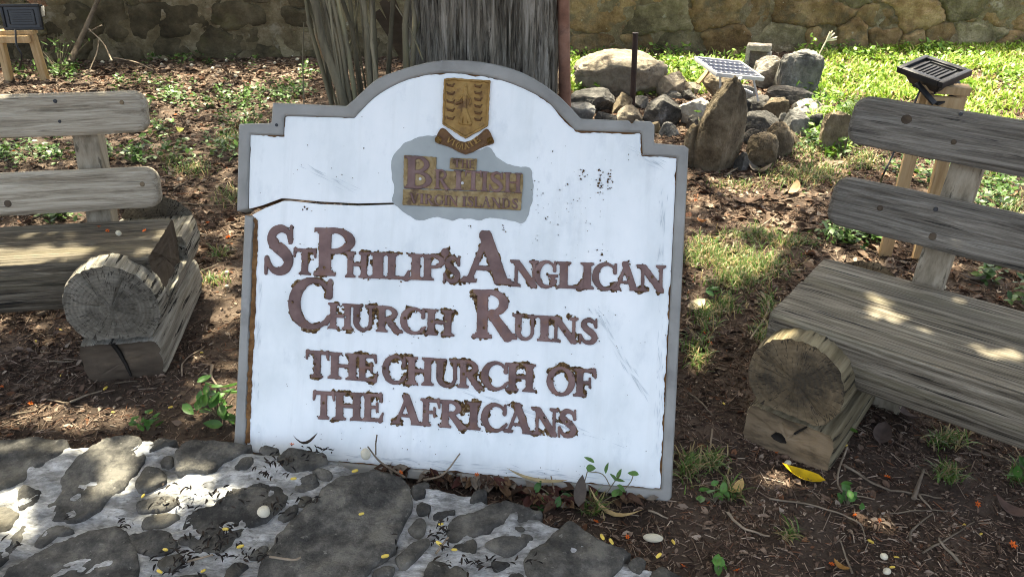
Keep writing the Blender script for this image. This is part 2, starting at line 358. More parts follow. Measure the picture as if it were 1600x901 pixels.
MT['glass_dark'] = M('lamp_glass', [(.012, .013, .015), (.02, .021, .024)], 8, bump=0, rough=.35, spec=.5)
MT['flower'] = M('orange_petal', [(.5, .075, .012), (.62, .12, .02), (.7, .2, .03)], 30, bump=.2, rough=.6, rnd=.2, trans=.25)
MT['flower_dark'] = M('dark_flower_heart', [(.03, .008, .006), (.06, .012, .008)], 30, bump=.2, rough=.7)
MT['seed'] = M('yellow_seed', [(.55, .38, .06), (.68, .52, .12)], 30, bump=.1, rough=.5, rnd=.15)
MT['nut'] = M('pale_nut', [(.42, .36, .24), (.62, .57, .44), (.7, .66, .55)], 25, bump=.3, rough=.6, rnd=.12, spots=((.16, .1, .05), 40, .62, .68, .8))
MT['check'] = M('dark_check', [(.012, .01, .008), (.025, .02, .016)], 30, bump=.3, rough=.95)
MT['smudge'] = M('smudged_paint', [(.5, .55, .58), (.62, .66, .68)], 40, bump=0, rough=.6)
MT['twig'] = M('twig', [(.09, .068, .048), (.19, .15, .11), (.3, .25, .19)], 14, rnd=.35, bump=.4, rough=.9)

# ------------------------------------------------------------------ ground
def gz(x, y):
    x, y = np.asarray(x, float), np.asarray(y, float)
    return .022*fbm(x*1.3, y*1.3, o=3, s=3)+.012*fbm(x*6, y*6, o=2, s=5)+.004*np.clip(y-5, 0, 3)
t1 = np.concatenate([[-60, -40, -25, -15, -10, -7.5], np.arange(-6, 6.01, .05), [7.5, 10, 15, 25, 40, 60]])
t2 = np.concatenate([[-60, -40, -25, -15, -8, -4, -2, -1, -.3, .3], np.arange(.8, 8.01, .05), [9, 11, 15, 25, 40, 60]])
X, Y = np.meshgrid(t1, t2, indexing='ij'); near = (np.abs(X) < 8) & (Y > -1) & (Y < 9)
Zg = np.where(near, gz(X, Y)+.006*fbm(X*25, Y*25, o=2, s=9), 0.)
nx, ny = X.shape; ii = np.arange(nx*ny).reshape(nx, ny)
tag(link('ground', mesh_np('ground', np.stack([X.ravel(), Y.ravel(), Zg.ravel()], 1),
    [np.stack([ii[:-1, :-1].ravel(), ii[1:, :-1].ravel(), ii[1:, 1:].ravel(), ii[:-1, 1:].ravel()], 1)], MT['soil'], smooth=180)),
    'dark soil ground strewn with leaf litter', None, None, 'structure')

# ------------------------------------------------------------------ back wall of rubble stone
WA, WB = np.array([-3.59, 7.25]), np.array([3.82, 7.74]); WD = (WB-WA)/np.linalg.norm(WB-WA)
wall = thing('rubble_wall', 'long old rubble stone wall across the back in ochre and dark stones', 'wall', (WA[0], WA[1], 0), math.atan2(WD[1], WD[0]))
wall.rotation_euler[0] = 0
WX0, WX1, WH = -3.2, 11.2, 1.15
def wallmap(V):       # local field (x along, y up, z out) -> wall local (x, -z, y)
    V = np.asarray(V); return np.stack([V[:, 0], -V[:, 2], V[:, 1]], 1)
b = MB(); b.add(*box_vf(((WX0+WX1)/2, .25, WH/2-.1), (WX1-WX0, .42, WH+.2)))
hh = .04; Vm, Fm = field_vf(lambda X, Y: np.minimum(np.minimum(X-WX0, WX1-X), np.minimum(Y+.1, WH-Y)), WX0, WX1, -.1, WH, hh,
    lambda x, y, f: .012+.05*fbm(x*5, y*5, o=5, s=21), None)
b.add(wallmap(Vm), Fm); b.build('mortar', MT['wall_mortar'], wall, 30)
# seeds: courses of irregular size
seeds = []; y = -.02; row = 0
big = [(5.55, .36, .62, .25), (8.05, .42, .5, .23), (1.0, .36, .3, .16), (1.75, .38, .3, .17), (7.2, .3, .33, .16), (6.85, .55, .36, .18), (2.7, .62, .4, .2)]
while y < WH+.1:
    rh = random.choice([.12, .18, .24, .29]); x = WX0+random.uniform(-.2, 0)
    while x < WX1+.2:
        ww = rh*random.uniform(.8, 2.5)
        sx, sy = x+ww/2+random.uniform(-.03, .03), y+rh/2+random.uniform(-.05, .05)
        if not any(abs(sx-q[0]) < q[2]/1.9+.05 and abs(sy-q[1]) < q[3]/1.9+.05 for q in big): seeds.append((sx, sy, ww, rh))
        x += ww
    y += rh; row += 1
seeds += big; S = np.array(seeds); wallstones = 0
for q, (sx, sy, ww, rh) in enumerate(seeds):
    near_ = np.nonzero((np.abs(S[:, 0]-sx) < 1.1) & (np.abs(S[:, 1]-sy) < .7))[0]; near_ = near_[near_ != q]
    def dist(X, Y, k): 
        return np.sqrt(((X-S[k, 0])/(S[k, 2]*.5))**2+((Y-S[k, 1])/(S[k, 3]*.5))**2)
    sc = min(ww, rh)*.5
    x0, x1, y0, y1 = sx-ww*.95-.05, sx+ww*.95+.05, max(-.08, sy-rh*1.1-.05), min(WH-.005, sy+rh*1.1+.05)
    if y1-y0 < .08 or x1 < WX0+.1 or x0 > WX1-.1: continue
    def Fs(X, Y):
        jx, jy = X+.085*fbm(X*6, Y*6, s=31), Y+.06*fbm(X*6, Y*6, s=37)
        d0 = dist(jx, jy, q); dm = np.min([dist(jx, jy, k) for k in near_], 0)
        f = (dm-d0)*sc*.5+.003-.016*fbm(X*9, Y*9, s=5)-.01*fbm(X*40, Y*40, s=6)
        f = np.minimum(f, (2.1-d0)*sc)
        return np.minimum(f, np.minimum(np.minimum(X-x0-.001, x1-.001-X), np.minimum(Y-y0-.001, y1-.001-Y)))
    dep = random.uniform(.012, .04); s_ = q*3
    Vs, Fc = field_vf(Fs, x0, x1, y0, y1, .018, lambda x, y, f: .004+dep*np.sqrt(np.clip(f/.03, 0, 1))+.03*fbm(x*6, y*6, o=5, s=s_), -.05)
    if len(Vs) < 30: continue
    wx = WA[0]+sx
    left = wx < .2
    r = random.random()
    if ww*rh < .025 and r < .14: mk = 'wall_brick'
    elif left: mk = 'wall_dark' if r < .7 else ('wall_grey' if r < .9 else 'wall_ochre')
    else: mk = 'wall_ochre' if r < .6 else ('wall_grey' if r < .9 else 'wall_dark')
    if (sx, sy, ww, rh) in big: mk = {5.55: 'wall_ochre', 8.05: 'wall_grey', 1.0: 'wall_dark', 1.75: 'wall_dark', 7.2: 'wall_ochre', 6.85: 'wall_grey', 2.7: 'wall_ochre'}[sx]
    link('stone', mesh_np('stone', wallmap(Vs), Fc, MT[mk], smooth=50), wall); wallstones += 1

# ------------------------------------------------------------------ foreground ledge of stones set in whitewashed mortar
LZ = .12
def LP(P): return np.array([G(x, y, LZ)[:2] for x, y in P])
def a8(P): return [(x/2.857, 660+y/2.857) for x, y in P]
def a2(P): return [(400+x/3.9875, 675+y/3.9875) for x, y in P]
def a3(P): return [(800+x/3.9875, 675+y/3.9875) for x, y in P]
edge = [(-330, 690), (-200, 680), (-100, 686), (0, 682), (60, 680), (103, 682), (165, 683), (190, 678), (240, 680), (300, 686), (365, 688), (430, 695), (480, 702), (530, 708), (560, 722),
        (600, 737), (640, 744), (700, 752), (740, 758), (760, 765), (800, 780), (850, 795), (890, 810), (940, 840), (985, 860), (1040, 885), (1085, 905), (1150, 960), (1190, 1060)]
ledge_poly = np.concatenate([LP(edge), [[.45, .35], [-2.2, .35]]])
ledge = thing('stone_ledge', 'low rubble ledge with flat dark stones in whitewashed mortar along the front', 'ledge')
def lz(x, y): return LZ-.01+.016*fbm(np.asarray(x)*9, np.asarray(y)*9, o=4, s=41)+.01*fbm(np.asarray(x)*45, np.asarray(y)*45, o=3, s=42)
Vm, Fm = field_vf(lambda X, Y: sdpoly(X, Y, ledge_poly)+.012*fbm(X*14, Y*14, s=43), -2.3, .75, .3, 1.85, .008,
    lambda x, y, f: lz(x, y)-.05*(1-np.clip(f/.035, 0, 1))**2, -.05)
b = MB(); b.add(Vm, Fm); b.build('mortar', MT['whitewash'], ledge, 60)
LS = [a8(p) for p in [
 [(0, 62), (130, 62), (215, 55), (290, 75), (285, 105), (180, 180), (90, 235), (-40, 285), (-120, 200), (-90, 90)],
 [(345, 170), (400, 120), (470, 75), (540, 45), (620, 60), (640, 105), (625, 160), (600, 190), (550, 270), (500, 300), (440, 360), (400, 400), (330, 430), (220, 430), (225, 375), (270, 310), (280, 250)],
 [(650, 110), (690, 65), (760, 52), (800, 60), (770, 85), (720, 100), (670, 130)],
 [(712, 160), (735, 142), (765, 145), (770, 170), (745, 185), (720, 180)],
 [(870, 62), (950, 60), (1060, 75), (1120, 90), (1010, 150), (960, 180), (940, 200), (850, 200), (800, 210), (785, 180), (800, 130), (820, 100)],
 [(640, 190), (700, 195), (735, 215), (740, 245), (690, 270), (650, 290), (610, 300), (600, 270)],
 [(70, 640), (200, 565), (400, 480), (500, 465), (560, 500), (580, 550), (600, 600), (620, 650), (600, 700), (540, 780), (60, 790), (0, 720)],
 [(-60, 570), (60, 500), (100, 440), (120, 470), (80, 540), (20, 610), (-60, 650)],
 [(-30, 360), (20, 365), (90, 400), (60, 440), (-10, 500), (-60, 440)],
 [(140, 530), (200, 470), (270, 455), (310, 460), (330, 475), (240, 510), (180, 540)],
 [(820, 470), (850, 400), (980, 360), (1060, 310), (1150, 290), (1290, 315), (1280, 340), (1200, 410), (1150, 440), (1080, 480), (1000, 560), (900, 560), (800, 520)],
 [(1045, 190), (1080, 150), (1130, 145), (1130, 185), (1080, 195)],
 [(1155, 110), (1200, 97), (1240, 105), (1220, 122), (1170, 125)],
 [(1290, 115), (1330, 105), (1420, 130), (1460, 160), (1400, 195), (1350, 205), (1280, 200), (1240, 160)],
 [(1310, 280), (1330, 255), (1400, 245), (1425, 260), (1390, 290), (1340, 305)],
 [(1395, 212), (1430, 199), (1480, 220), (1475, 245), (1430, 240)],
 [(1310, 360), (1340, 325), (1385, 320), (1385, 345), (1340, 370)],
 [(1230, 420), (1300, 380), (1310, 400), (1260, 430)],
 [(690, 610), (740, 575), (800, 575), (820, 605), (770, 640), (720, 645)],
 [(630, 570), (640, 530), (680, 520), (690, 550)],
 [(1000, 650), (1060, 615), (1110, 630), (1060, 660), (1020, 720), (990, 720)],
 [(1100, 600), (1170, 540), (1200, 545), (1160, 590)],
 [(600, 350), (700, 320), (760, 330), (700, 365), (620, 380)],
 [(640, 420), (740, 395), (800, 405), (760, 450), (680, 470), (630, 455)],
 [(700, 690), (860, 660), (930, 680), (900, 760), (720, 780)],
]]+[[(x/2, 450+y/2) for x, y in p] for p in [
 [(430, 655), (520, 640), (565, 662), (500, 692), (425, 690)], [(700, 645), (790, 612), (870, 625), (895, 660), (850, 700), (760, 705), (690, 685)], [(400, 765), (520, 752), (560, 800), (480, 835), (410, 812)], [(60, 610), (130, 625), (110, 675), (50, 690)], [(930, 590), (985, 575), (990, 600), (940, 615)], [(880, 690), (930, 670), (920, 710), (880, 725)], [(1000, 715), (1040, 690), (1020, 740), (985, 760)],
]]+[a2(p) for p in [
 [(500, 285), (620, 255), (770, 245), (880, 275), (935, 325), (960, 400), (955, 460), (920, 540), (880, 640), (860, 690), (820, 755), (700, 835), (640, 890), (600, 1000), (10, 1000), (50, 800), (140, 670), (260, 530), (360, 430), (430, 350)],
 [(980, 320), (1050, 300), (1075, 310), (1060, 350), (1040, 390), (985, 400), (965, 360)],
 [(1010, 440), (1050, 425), (1085, 440), (1075, 480), (1030, 500), (1005, 475)],
 [(950, 590), (1000, 535), (1040, 530), (1055, 560), (1050, 610), (1010, 640), (960, 610)],
 [(870, 770), (930, 720), (1000, 665), (1060, 650), (1080, 660), (1050, 720), (980, 780), (920, 825), (880, 800)],
 [(1100, 510), (1160, 480), (1240, 465), (1235, 490), (1160, 515), (1105, 525)],
 [(1325, 410), (1370, 360), (1410, 340), (1435, 370), (1420, 400), (1360, 425)],
 [(1180, 640), (1230, 530), (1330, 490), (1450, 440), (1560, 420), (1685, 440), (1780, 480), (1715, 520), (1595, 545), (1480, 560), (1460, 600), (1380, 620), (1300, 632), (1250, 650)],
 [(1225, 700), (1290, 665), (1360, 645), (1375, 675), (1365, 735), (1310, 735), (1240, 720)],
 [(1410, 690), (1500, 650), (1595, 635), (1695, 620), (1730, 650), (1685, 690), (1615, 740), (1560, 760), (1480, 720)],
 [(1340, 830), (1400, 790), (1430, 810), (1420, 850), (1360, 850)],
 [(1470, 800), (1580, 805), (1580, 830), (1490, 855)],
 [(1560, 600), (1600, 575), (1660, 580), (1680, 600), (1600, 618)],
 [(730, 850), (800, 820), (860, 825), (850, 870), (770, 890), (720, 905)],
 [(1040, 850), (1090, 785), (1200, 795), (1300, 835), (1330, 870), (1280, 940), (1050, 940)],
]]+[a3(p) for p in [
 [(90, 840), (100, 790), (150, 720), (250, 650), (310, 580), (370, 552), (440, 558), (480, 592), (560, 625), (640, 642), (715, 690), (750, 717), (690, 760), (680, 800), (640, 840), (590, 890), (570, 1000), (120, 1000)],
 [(720, 800), (770, 765), (830, 770), (840, 790), (800, 870), (750, 850)],
 [(865, 870), (940, 820), (1010, 835), (1080, 875), (1150, 930), (1200, 1000), (850, 1000)],
 [(620, 901), (680, 880), (710, 920), (690, 1000), (600, 1000)],
 [(-20, 860), (60, 870), (80, 940), (-40, 980)],
]]
for yy in (1010, 1110, 1230):      # the ledge goes on towards the viewer's feet
    for xx in range(-150, 1150, 210):
        if yy > 1100 and xx > 900: continue
        cx, cy = xx+random.uniform(-30, 30)+(yy % 3)*40, yy+random.uniform(-12, 12)+30
        LS.append([(cx+random.uniform(60, 95)*math.cos(a), cy+random.uniform(34, 50)*math.sin(a)) for a in np.arange(8)/8*2*PI])
for q, P in enumerate(LS):
    P2 = LP(P); P2 = np.stack([.84*P2+.16*np.roll(P2, -1, 0), .16*P2+.84*np.roll(P2, -1, 0)], 1).reshape(-1, 2); mn, mx = P2.min(0)-.02, P2.max(0)+.02
    h = .006 if max(mx-mn) < .25 else .0085
    area = (mx-mn).prod(); big_ = area > .02; dome = .008+.012*min(1, area*8); s_ = 100+q*5
    Vs, Fc = field_vf(lambda X, Y: np.minimum(sdpoly(X, Y, P2)+(.007 if big_ else .002)+(.011 if big_ else .005)*fbm(X*30, Y*30, o=5, s=s_), sdpoly(X, Y, ledge_poly)-.001), mn[0], mx[0], mn[1], mx[1], h,
        lambda x, y, f: LZ-.008+.4*(dome-.008)+.006*np.clip(f/.005, 0, 1)**.5+(.012 if big_ else .004)*fbm(x*7, y*7, o=3, s=s_)+.009*fbm(x*35, y*35, o=4, s=s_), LZ-.07)
    if len(Vs): link('stone', mesh_np('stone', Vs, Fc, MT['ledge_stone'], smooth=70), ledge)

# ------------------------------------------------------------------ the sign
SP = np.array([[-.74937, 2.10792, .8843], [.48182, 1.99526, .85766], [.43606, 1.54172, 0.], [-.79514, 1.65438, .02664]])
sx_ = SP[2]-SP[3]; sx_ /= np.linalg.norm(sx_); sy_ = SP[0]-SP[3]; sn_ = np.cross(sx_, sy_); sn_ /= np.linalg.norm(sn_); sy_ = np.cross(sn_, sx_); SO = (SP[2]+SP[3])/2
def SU(x, y):
    d = ray(x, y); t = ((SO-CAM)@sn_)/(d@sn_); v = CAM+d*t-SO; return np.array([v@sx_, v@sy_])
def SUP(P): return np.array([SU(*p) for p in P])
sign = tag(link('sign_board', None), 'white arched sign board with raised brown lettering and cracked grey frame leaning on the tree', 'sign')
sign.matrix_world = Matrix(np.block([[np.stack([sx_, sy_, sn_], 1), SO[:, None]], [np.zeros((1, 3)), np.ones((1, 1))]]).tolist())
arc_o = smoothline([(542, 166), (560, 150), (585, 127), (607.5, 116), (650, 102.5), (695, 94.5), (750, 97), (800, 108), (837, 125), (875, 152), (907.5, 186)], 3)
outer = [(374, 194), (424.5, 192.5), (427, 161)]+list(map(tuple, arc_o))+[(985, 189), (1016, 190), (1022.5, 196), (1022, 224), (1070, 228), (1075.7, 233), (1062, 505), (1049, 776), (1044, 783),
         (940, 768), (700, 752), (363, 727), (367, 685), (376, 500), (383, 335), (371, 332)]
arc_i = smoothline([(560, 180), (585, 155), (615, 136), (650, 122.5), (695, 116), (750, 120), (800, 132.5), (850, 157), (875, 182), (899, 206)], 3)
inner = [(393, 212), (445, 214), (446, 183), (555, 186)]+list(map(tuple, arc_i))+[(1000, 209.5), (1002.5, 244), (1056, 248), (1045, 470), (1031, 762), (900, 752), (700, 735), (384, 706), (387, 685), (399, 340), (390, 330)]
PO, PIN = SUP(outer), SUP(inner)
crk = SUP([(350, 336), (384, 328), (410, 321), (440, 310), (452, 310.5), (500, 315), (560, 318), (620, 316.5), (640, 314), (642, 317.5), (620, 319.5), (560, 321.5), (500, 319), (455, 314), (444, 314), (415, 325), (392, 337), (384, 336), (350, 342)])
mnx, mxx, mny, mxy = PO[:, 0].min()-.01, PO[:, 0].max()+.01, PO[:, 1].min()-.01, PO[:, 1].max()+.01
def part_field(name, mat, F, h, zf, zb, parent=sign, bb=None, smooth=40):
    bb = bb or (mnx, mxx, mny, mxy); V, Fc = field_vf(F, bb[0], bb[1], bb[2], bb[3], h, zf, zb)
    return link(name, mesh_np(name, V, Fc, mat, smooth=smooth), parent)
part_field('core', MT['core'], lambda X, Y: np.minimum(sdpoly(X, Y, PO)-.004, -.002-sdpoly(X, Y, crk)), .008, lambda x, y, f: -.002+.003*fbm(x*60, y*60, s=3), -.04)
part_field('panel', MT['white_paint'], lambda X, Y: np.minimum(sdpoly(X, Y, PIN)+.002-.006*np.clip(fbm(X*45, Y*45, s=8)+fbm(X*9, Y*9, s=9)*1.2-.05, 0, 1), -sdpoly(X, Y, crk)), .0036,
           lambda x, y, f: .0035+.0012*fbm(x*6, y*6, s=2)-.002*(1-np.clip(f/.006, 0, 1))**2, -.001, smooth=50)
def notch(X, Y):
    c = SU(987, 190); return np.hypot(X-c[0], Y-c[1])-.006
part_field('frame', MT['frame_paint'], lambda X, Y: np.minimum(np.minimum(np.minimum(sdpoly(X, Y, PO), -.0035-sdpoly(X, Y, PIN)), -.0005-sdpoly(X, Y, crk)), notch(X, Y)), .0048,
           lambda x, y, f: .008+.0008*fbm(x*30, y*30, s=6)-.006*(1-np.clip(f/.005, 0, 1))**2, -.043, smooth=45)
for (x, y) in [(434, 196.5)]:
    c = SU(x, y); part_field('screw_hole', MT['black_metal'], lambda X, Y: .0045-np.hypot(X-c[0], Y-c[1]), .0015, lambda x, y, f: .0098+0*x, .007, bb=(c[0]-.006, c[0]+.006, c[1]-.006, c[1]+.006))
# grey repaint patch behind the small plaque
gp = [(40, 560), (60, 500), (110, 440), (180, 405), (300, 385), (350, 425), (420, 470), (470, 495), (530, 480), (600, 455), (640, 470), (680, 525), (760, 560), (860, 575), (875, 640), (870, 760), (840, 880), (780, 890), (690, 872), (600, 865), (560, 880),
      (450, 865), (400, 880), (330, 860), (270, 865), (210, 880), (150, 850), (90, 810), (50, 770), (60, 690)]
PGp = smoothpoly(SUP([(600+x/3.754, 110+y/3.754) for x, y in gp]), 3)
part_field('grey_patch', MT['patch'], lambda X, Y: sdpoly(X, Y, PGp)+.005*fbm(X*50, Y*50, o=5, s=4), .004, lambda x, y, f: .0052+.0012*fbm(x*6, y*6, s=2), .002, bb=(PGp[:, 0].min()-.01, PGp[:, 0].max()+.01, PGp[:, 1].min()-.01, PGp[:, 1].max()+.01))

# letters: strokes with serifs as fields in a unit cell (cap height 1)
def bx(x0, y0, x1, y1): return lambda X, Y: np.minimum(np.minimum(X-x0, x1-X), np.minimum(Y-y0, y1-Y))
def el(cx, cy, a, b_): return lambda X, Y: (1-np.sqrt(((X-cx)/a)**2+((Y-cy)/b_)**2))*min(a, b_)
def cap(ax, ay, bx_, by, r0, r1=None):
    r1 = r0 if r1 is None else r1
    def f(X, Y):
        ex, ey = bx_-ax, by-ay; t = np.clip(((X-ax)*ex+(Y-ay)*ey)/(ex*ex+ey*ey+1e-12), 0, 1)
        return r0+(r1-r0)*t-np.hypot(X-ax-t*ex, Y-ay-t*ey)
    return f
def un(*fs): return lambda X, Y: np.max([f(X, Y) for f in fs], 0)
def sub(a, *bs): return lambda X, Y: np.min([a(X, Y)]+[-f(X, Y) for f in bs], 0)
def inter(*fs): return lambda X, Y: np.min([f(X, Y) for f in fs], 0)
def ser(x, y, s, up): return un(bx(x-s, y, x+s, y+.075) if up else bx(x-s, y-.075, x+s, y), bx(x-s*.72, y, x+s*.72, y+.12) if up else bx(x-s*.72, y-.12, x+s*.72, y))
def stem(x, t=.12, top=True, bot=True, y0=0., y1=1.):
    f = [bx(x-t, y0, x+t, y1)]
    if top: f.append(ser(x, 1, t+.1, False))
    if bot: f.append(ser(x, 0, t+.1, True))
    return un(*f)
def sshape():
    P = np.array([(.7, .72), (.64, .87), (.46, .945), (.27, .87), (.22, .72), (.34, .585), (.54, .46), (.68, .3), (.62, .13), (.44, .055), (.24, .11), (.13, .28)])
    R = np.interp(np.linspace(0, 1, 12), [0, .1, .3, .5, .7, .9, 1], [.045, .06, .1, .135, .11, .06, .045])
    Q = smoothline(P, 4); r = np.interp(np.linspace(0, 1, len(Q)), np.linspace(0, 1, 12), R)
    fs = [cap(*Q[k], *Q[k+1], r[k], r[k+1]) for k in range(len(Q)-1)]
    return un(*fs, cap(.72, .68, .74, .98, .06, .035), cap(.1, .32, .08, .02, .06, .035))
def cshape(): return un(sub(el(.5, .5, .48, .53), el(.57, .5, .31, .42), bx(.66, .27, 1.3, .74)), cap(.86, .66, .88, .97, .07, .04), cap(.8, .12, .93, .28, .06, .04))
GL = {'I': (.46, stem(.23)), 'H': (1.06, un(stem(.23), stem(.83), bx(.2, .45, .85, .57))),
 'L': (.86, un(stem(.23), bx(.2, 0, .8, .11), cap(.74, .03, .82, .33, .1, .03))),
 'T': (.86, un(stem(.43, top=False), bx(.02, .88, .84, 1), cap(.06, .97, .02, .7, .07, .03), cap(.8, .97, .84, .7, .07, .03))),
 'E': (.86, un(stem(.23), bx(.2, 0, .78, .11), bx(.2, .89, .76, 1), bx(.2, .46, .6, .56), cap(.73, .03, .82, .3, .08, .03), cap(.72, .97, .77, .72, .07, .03), cap(.6, .36, .6, .66, .04))),
 'F': (.84, un(stem(.23), bx(.2, .89, .78, 1), bx(.2, .46, .6, .56), cap(.75, .97, .8, .7, .08, .03), cap(.6, .36, .6, .66, .04))),
 'U': (.98, un(stem(.22, bot=False, y0=.33), un(bx(.71, .33, .83, 1), ser(.77, 1, .2, False)), inter(sub(el(.47, .36, .37, .39), el(.51, .38, .21, .29)), bx(-1, -1, 2, .4)))),
 'C': (.95, cshape()), 'G': (1.02, un(cshape(), bx(.7, .1, .9, .45), bx(.6, .4, 1., .5))),
 'O': (1., sub(el(.5, .5, .5, .53), el(.5, .5, .27, .43))),
 'P': (.86, un(stem(.23), inter(sub(el(.4, .735, .44, .275), el(.38, .735, .26, .17)), bx(.23, 0, 2, 2)), bx(.2, .9, .42, 1), bx(.2, .46, .42, .55))),
 'R': (1.04, un(stem(.23), inter(sub(el(.4, .735, .42, .275), el(.38, .735, .24, .17)), bx(.23, 0, 2, 2)), bx(.2, .9, .42, 1), bx(.2, .46, .42, .55), cap(.45, .5, .82, .06, .1, .12), ser(.88, 0, .16, True))),
 'B': (.9, un(stem(.23), inter(sub(el(.4, .745, .38, .265), el(.38, .745, .22, .165)), bx(.23, 0, 2, 2)), inter(sub(el(.4, .275, .46, .285), el(.38, .275, .28, .18)), bx(.23, -1, 2, 2)), bx(.2, .9, .42, 1), bx(.2, .47, .42, .56), bx(.2, 0, .42, .09))),
 'D': (1., un(stem(.23), inter(sub(el(.4, .5, .58, .5), el(.38, .5, .38, .4)), bx(.23, -1, 2, 2)), bx(.2, .9, .42, 1), bx(.2, 0, .42, .1))),
 'S': (.82, sshape()),
 'A': (1.06, un(cap(.5, .97, .16, .04, .055), inter(cap(.48, 1., .84, .02, .125), bx(-1, 0, 2, 1.1)), bx(.25, .27, .75, .36), ser(.15, 0, .16, True), ser(.87, 0, .2, True))),
 'N': (1.08, un(bx(.15, 0, .26, 1), bx(.83, 0, .94, 1), inter(cap(.2, .95, .88, .05, .12), bx(-1, -.03, 2, 1)), ser(.2, 0, .18, True), ser(.12, 1, .15, False), ser(.88, 1, .18, False))),
 'V': (1., un(inter(cap(.14, 1, .5, .05, .12), bx(-1, 0, 2, 1)), cap(.52, .06, .85, .97, .055), ser(.15, 1, .18, False), ser(.86, 1, .15, False))),
 "'": (.3, un(el(.15, .87, .13, .13), cap(.22, .85, .1, .62, .06, .02)))}
holes_px = [(438, 378), (474, 408), (542, 378.5), (508, 418), (458.7, 471.5), (540.5, 494.5), (560.5, 493), (633.5, 496.5), (675.5, 501.5), (697.5, 502), (841, 425), (981.7, 434.5), (1018.5, 432.5), (756.7, 511.7), (882, 517),
            (493.7, 568), (602, 574.5), (725, 583.5), (507, 628.5), (664, 641.5), (863, 591), (851, 651), (885, 657.5), (812, 509)]
HOL = SUP(holes_px)
def place_glyph(ch, bl, br, tl):
    """unit cell -> sign coordinates from three corners"""
    w_, f = GL[ch]; ex = (br-bl)/w_; ey = tl-bl; Mi = np.linalg.inv(np.stack([ex, ey], 1)); sc = math.sqrt(abs(np.linalg.det(np.stack([ex, ey], 1))))
    def F(X, Y):
        u = Mi[0, 0]*(X-bl[0])+Mi[0, 1]*(Y-bl[1]); v = Mi[1, 0]*(X-bl[0])+Mi[1, 1]*(Y-bl[1]); return f(u, v)*sc
    C4 = np.array([bl, br, tl, br+ey]); return F, C4.min(0)-.1*sc, C4.max(0)+.1*sc, sc
def word(spec, y0l, y0r, htl, htr, thick=.006, z0=.004, mat='letter', parent=sign, h=.0016, name='letter', rag=.0007, res=True):
    xs0, xs1 = spec[0][1], spec[-1][2]; Fs = []; lo = np.full(2, 9.); hi = -lo
    for ch, xa, xb in spec:
        ta, tb = (xa-xs0)/(xs1-xs0), (xb-xs0)/(xs1-xs0); ya, yb = y0l+(y0r-y0l)*ta, y0l+(y0r-y0l)*tb; ht = htl+(htr-htl)*ta
        F, l, u, sc = place_glyph(ch, SU(xa, ya), SU(xb, yb), SU(xa+ht*.02, ya-ht)); Fs.append((F, l, u)); lo = np.minimum(lo, l); hi = np.maximum(hi, u)
        sd_ = random.randint(0, 999)
        def FF(X, Y):
            v = F(X, Y)+(.0006 if res else -.0004)-rag*(.1+np.clip(fbm(X*130, Y*130, s=sd_)*.5+fbm(X*420, Y*420, s=sd_)*.9-.05, -.2, .9)*1.6)
            for hx, hy in HOL: v = np.minimum(v, np.hypot(X-hx, Y-hy)-.0034) if l[0] < hx < u[0] and l[1] < hy < u[1] else v
            return v
        part_field(name, MT[mat], FF, h, lambda x, y, f: z0+thick+.0008*fbm(x*70, y*70, s=sd_)-.0018*(1-np.clip(f/.0025, 0, 1))**2, z0-.002, parent, (l[0], u[0], l[1], u[1]), 35)
    if res:
        def FR(X, Y):
            out = np.full(X.shape, -1.)
            for F, l, u in Fs:
                m = (X > l[0]-.02) & (X < u[0]+.02) & (Y > l[1]-.02) & (Y < u[1]+.02)
                out[m] = np.maximum(out[m], F(X[m], Y[m]))
            return out-.0003+.007*fbm(X*150, Y*150, o=4, s=77)+.022*np.clip(fbm(X*30, Y*30, s=78)-.08, -.03, .5)
        part_field('letter_residue', MT['residue'], FR, .0017, lambda x, y, f: .0052+.003*np.clip(f/.004, 0, 1)+.002*fbm(x*250, y*250, s=79), .002, sign, (lo[0]-.01, hi[0]+.01, lo[1]-.01, hi[1]+.01), 60)
word([('S', 412, 460)], 428, 428, 75, 75); word([('T', 460, 494)], 428, 430, 40, 40)
word([('P', 491, 556)], 430, 432, 74, 74)
word([('H', 540, 577), ('I', 576, 606), ('L', 602, 641), ('I', 638, 662), ('P', 658, 696)], 433, 438.5, 40, 40)
word([("'", 688, 702)], 440, 440, 52, 52); word([('S', 692, 720)], 441, 442, 41, 41)
word([('A', 721, 802)], 440, 445, 74, 74)
word([('N', 798, 842), ('G', 834, 872), ('L', 869, 912), ('I', 906, 928), ('C', 924, 964), ('A', 957, 999), ('N', 995, 1040)], 447, 456, 41, 41)
word([('C', 450, 521)], 511, 513, 76, 76)
word([('H', 513, 552), ('U', 549, 588), ('R', 588, 630), ('C', 625, 665), ('H', 664, 710)], 512.5, 525, 40, 40)
word([('R', 738, 808)], 527, 530, 75, 75)
word([('U', 801, 840), ('I', 839, 862), ('N', 860, 904), ('S', 903, 934)], 529, 538, 39, 40)
word([('T', 479, 514), ('H', 513, 562), ('E', 558, 591)], 587.5, 596, 41, 41)
word([('C', 597, 635), ('H', 634, 678), ('U', 678, 720), ('R', 715, 755), ('C', 751, 794), ('H', 790, 837)], 597, 612, 43, 43)
word([('O', 854, 898), ('F', 896, 931)], 615, 620, 43, 43)
word([('T', 490, 523), ('H', 521, 568), ('E', 566, 600)], 653, 658, 43, 43)
word([('A', 614, 660), ('F', 657, 688), ('R', 686, 730), ('I', 729, 751), ('C', 751, 792), ('A', 788, 833), ('N', 831, 873), ('S', 870, 901)], 660, 683, 42, 43)
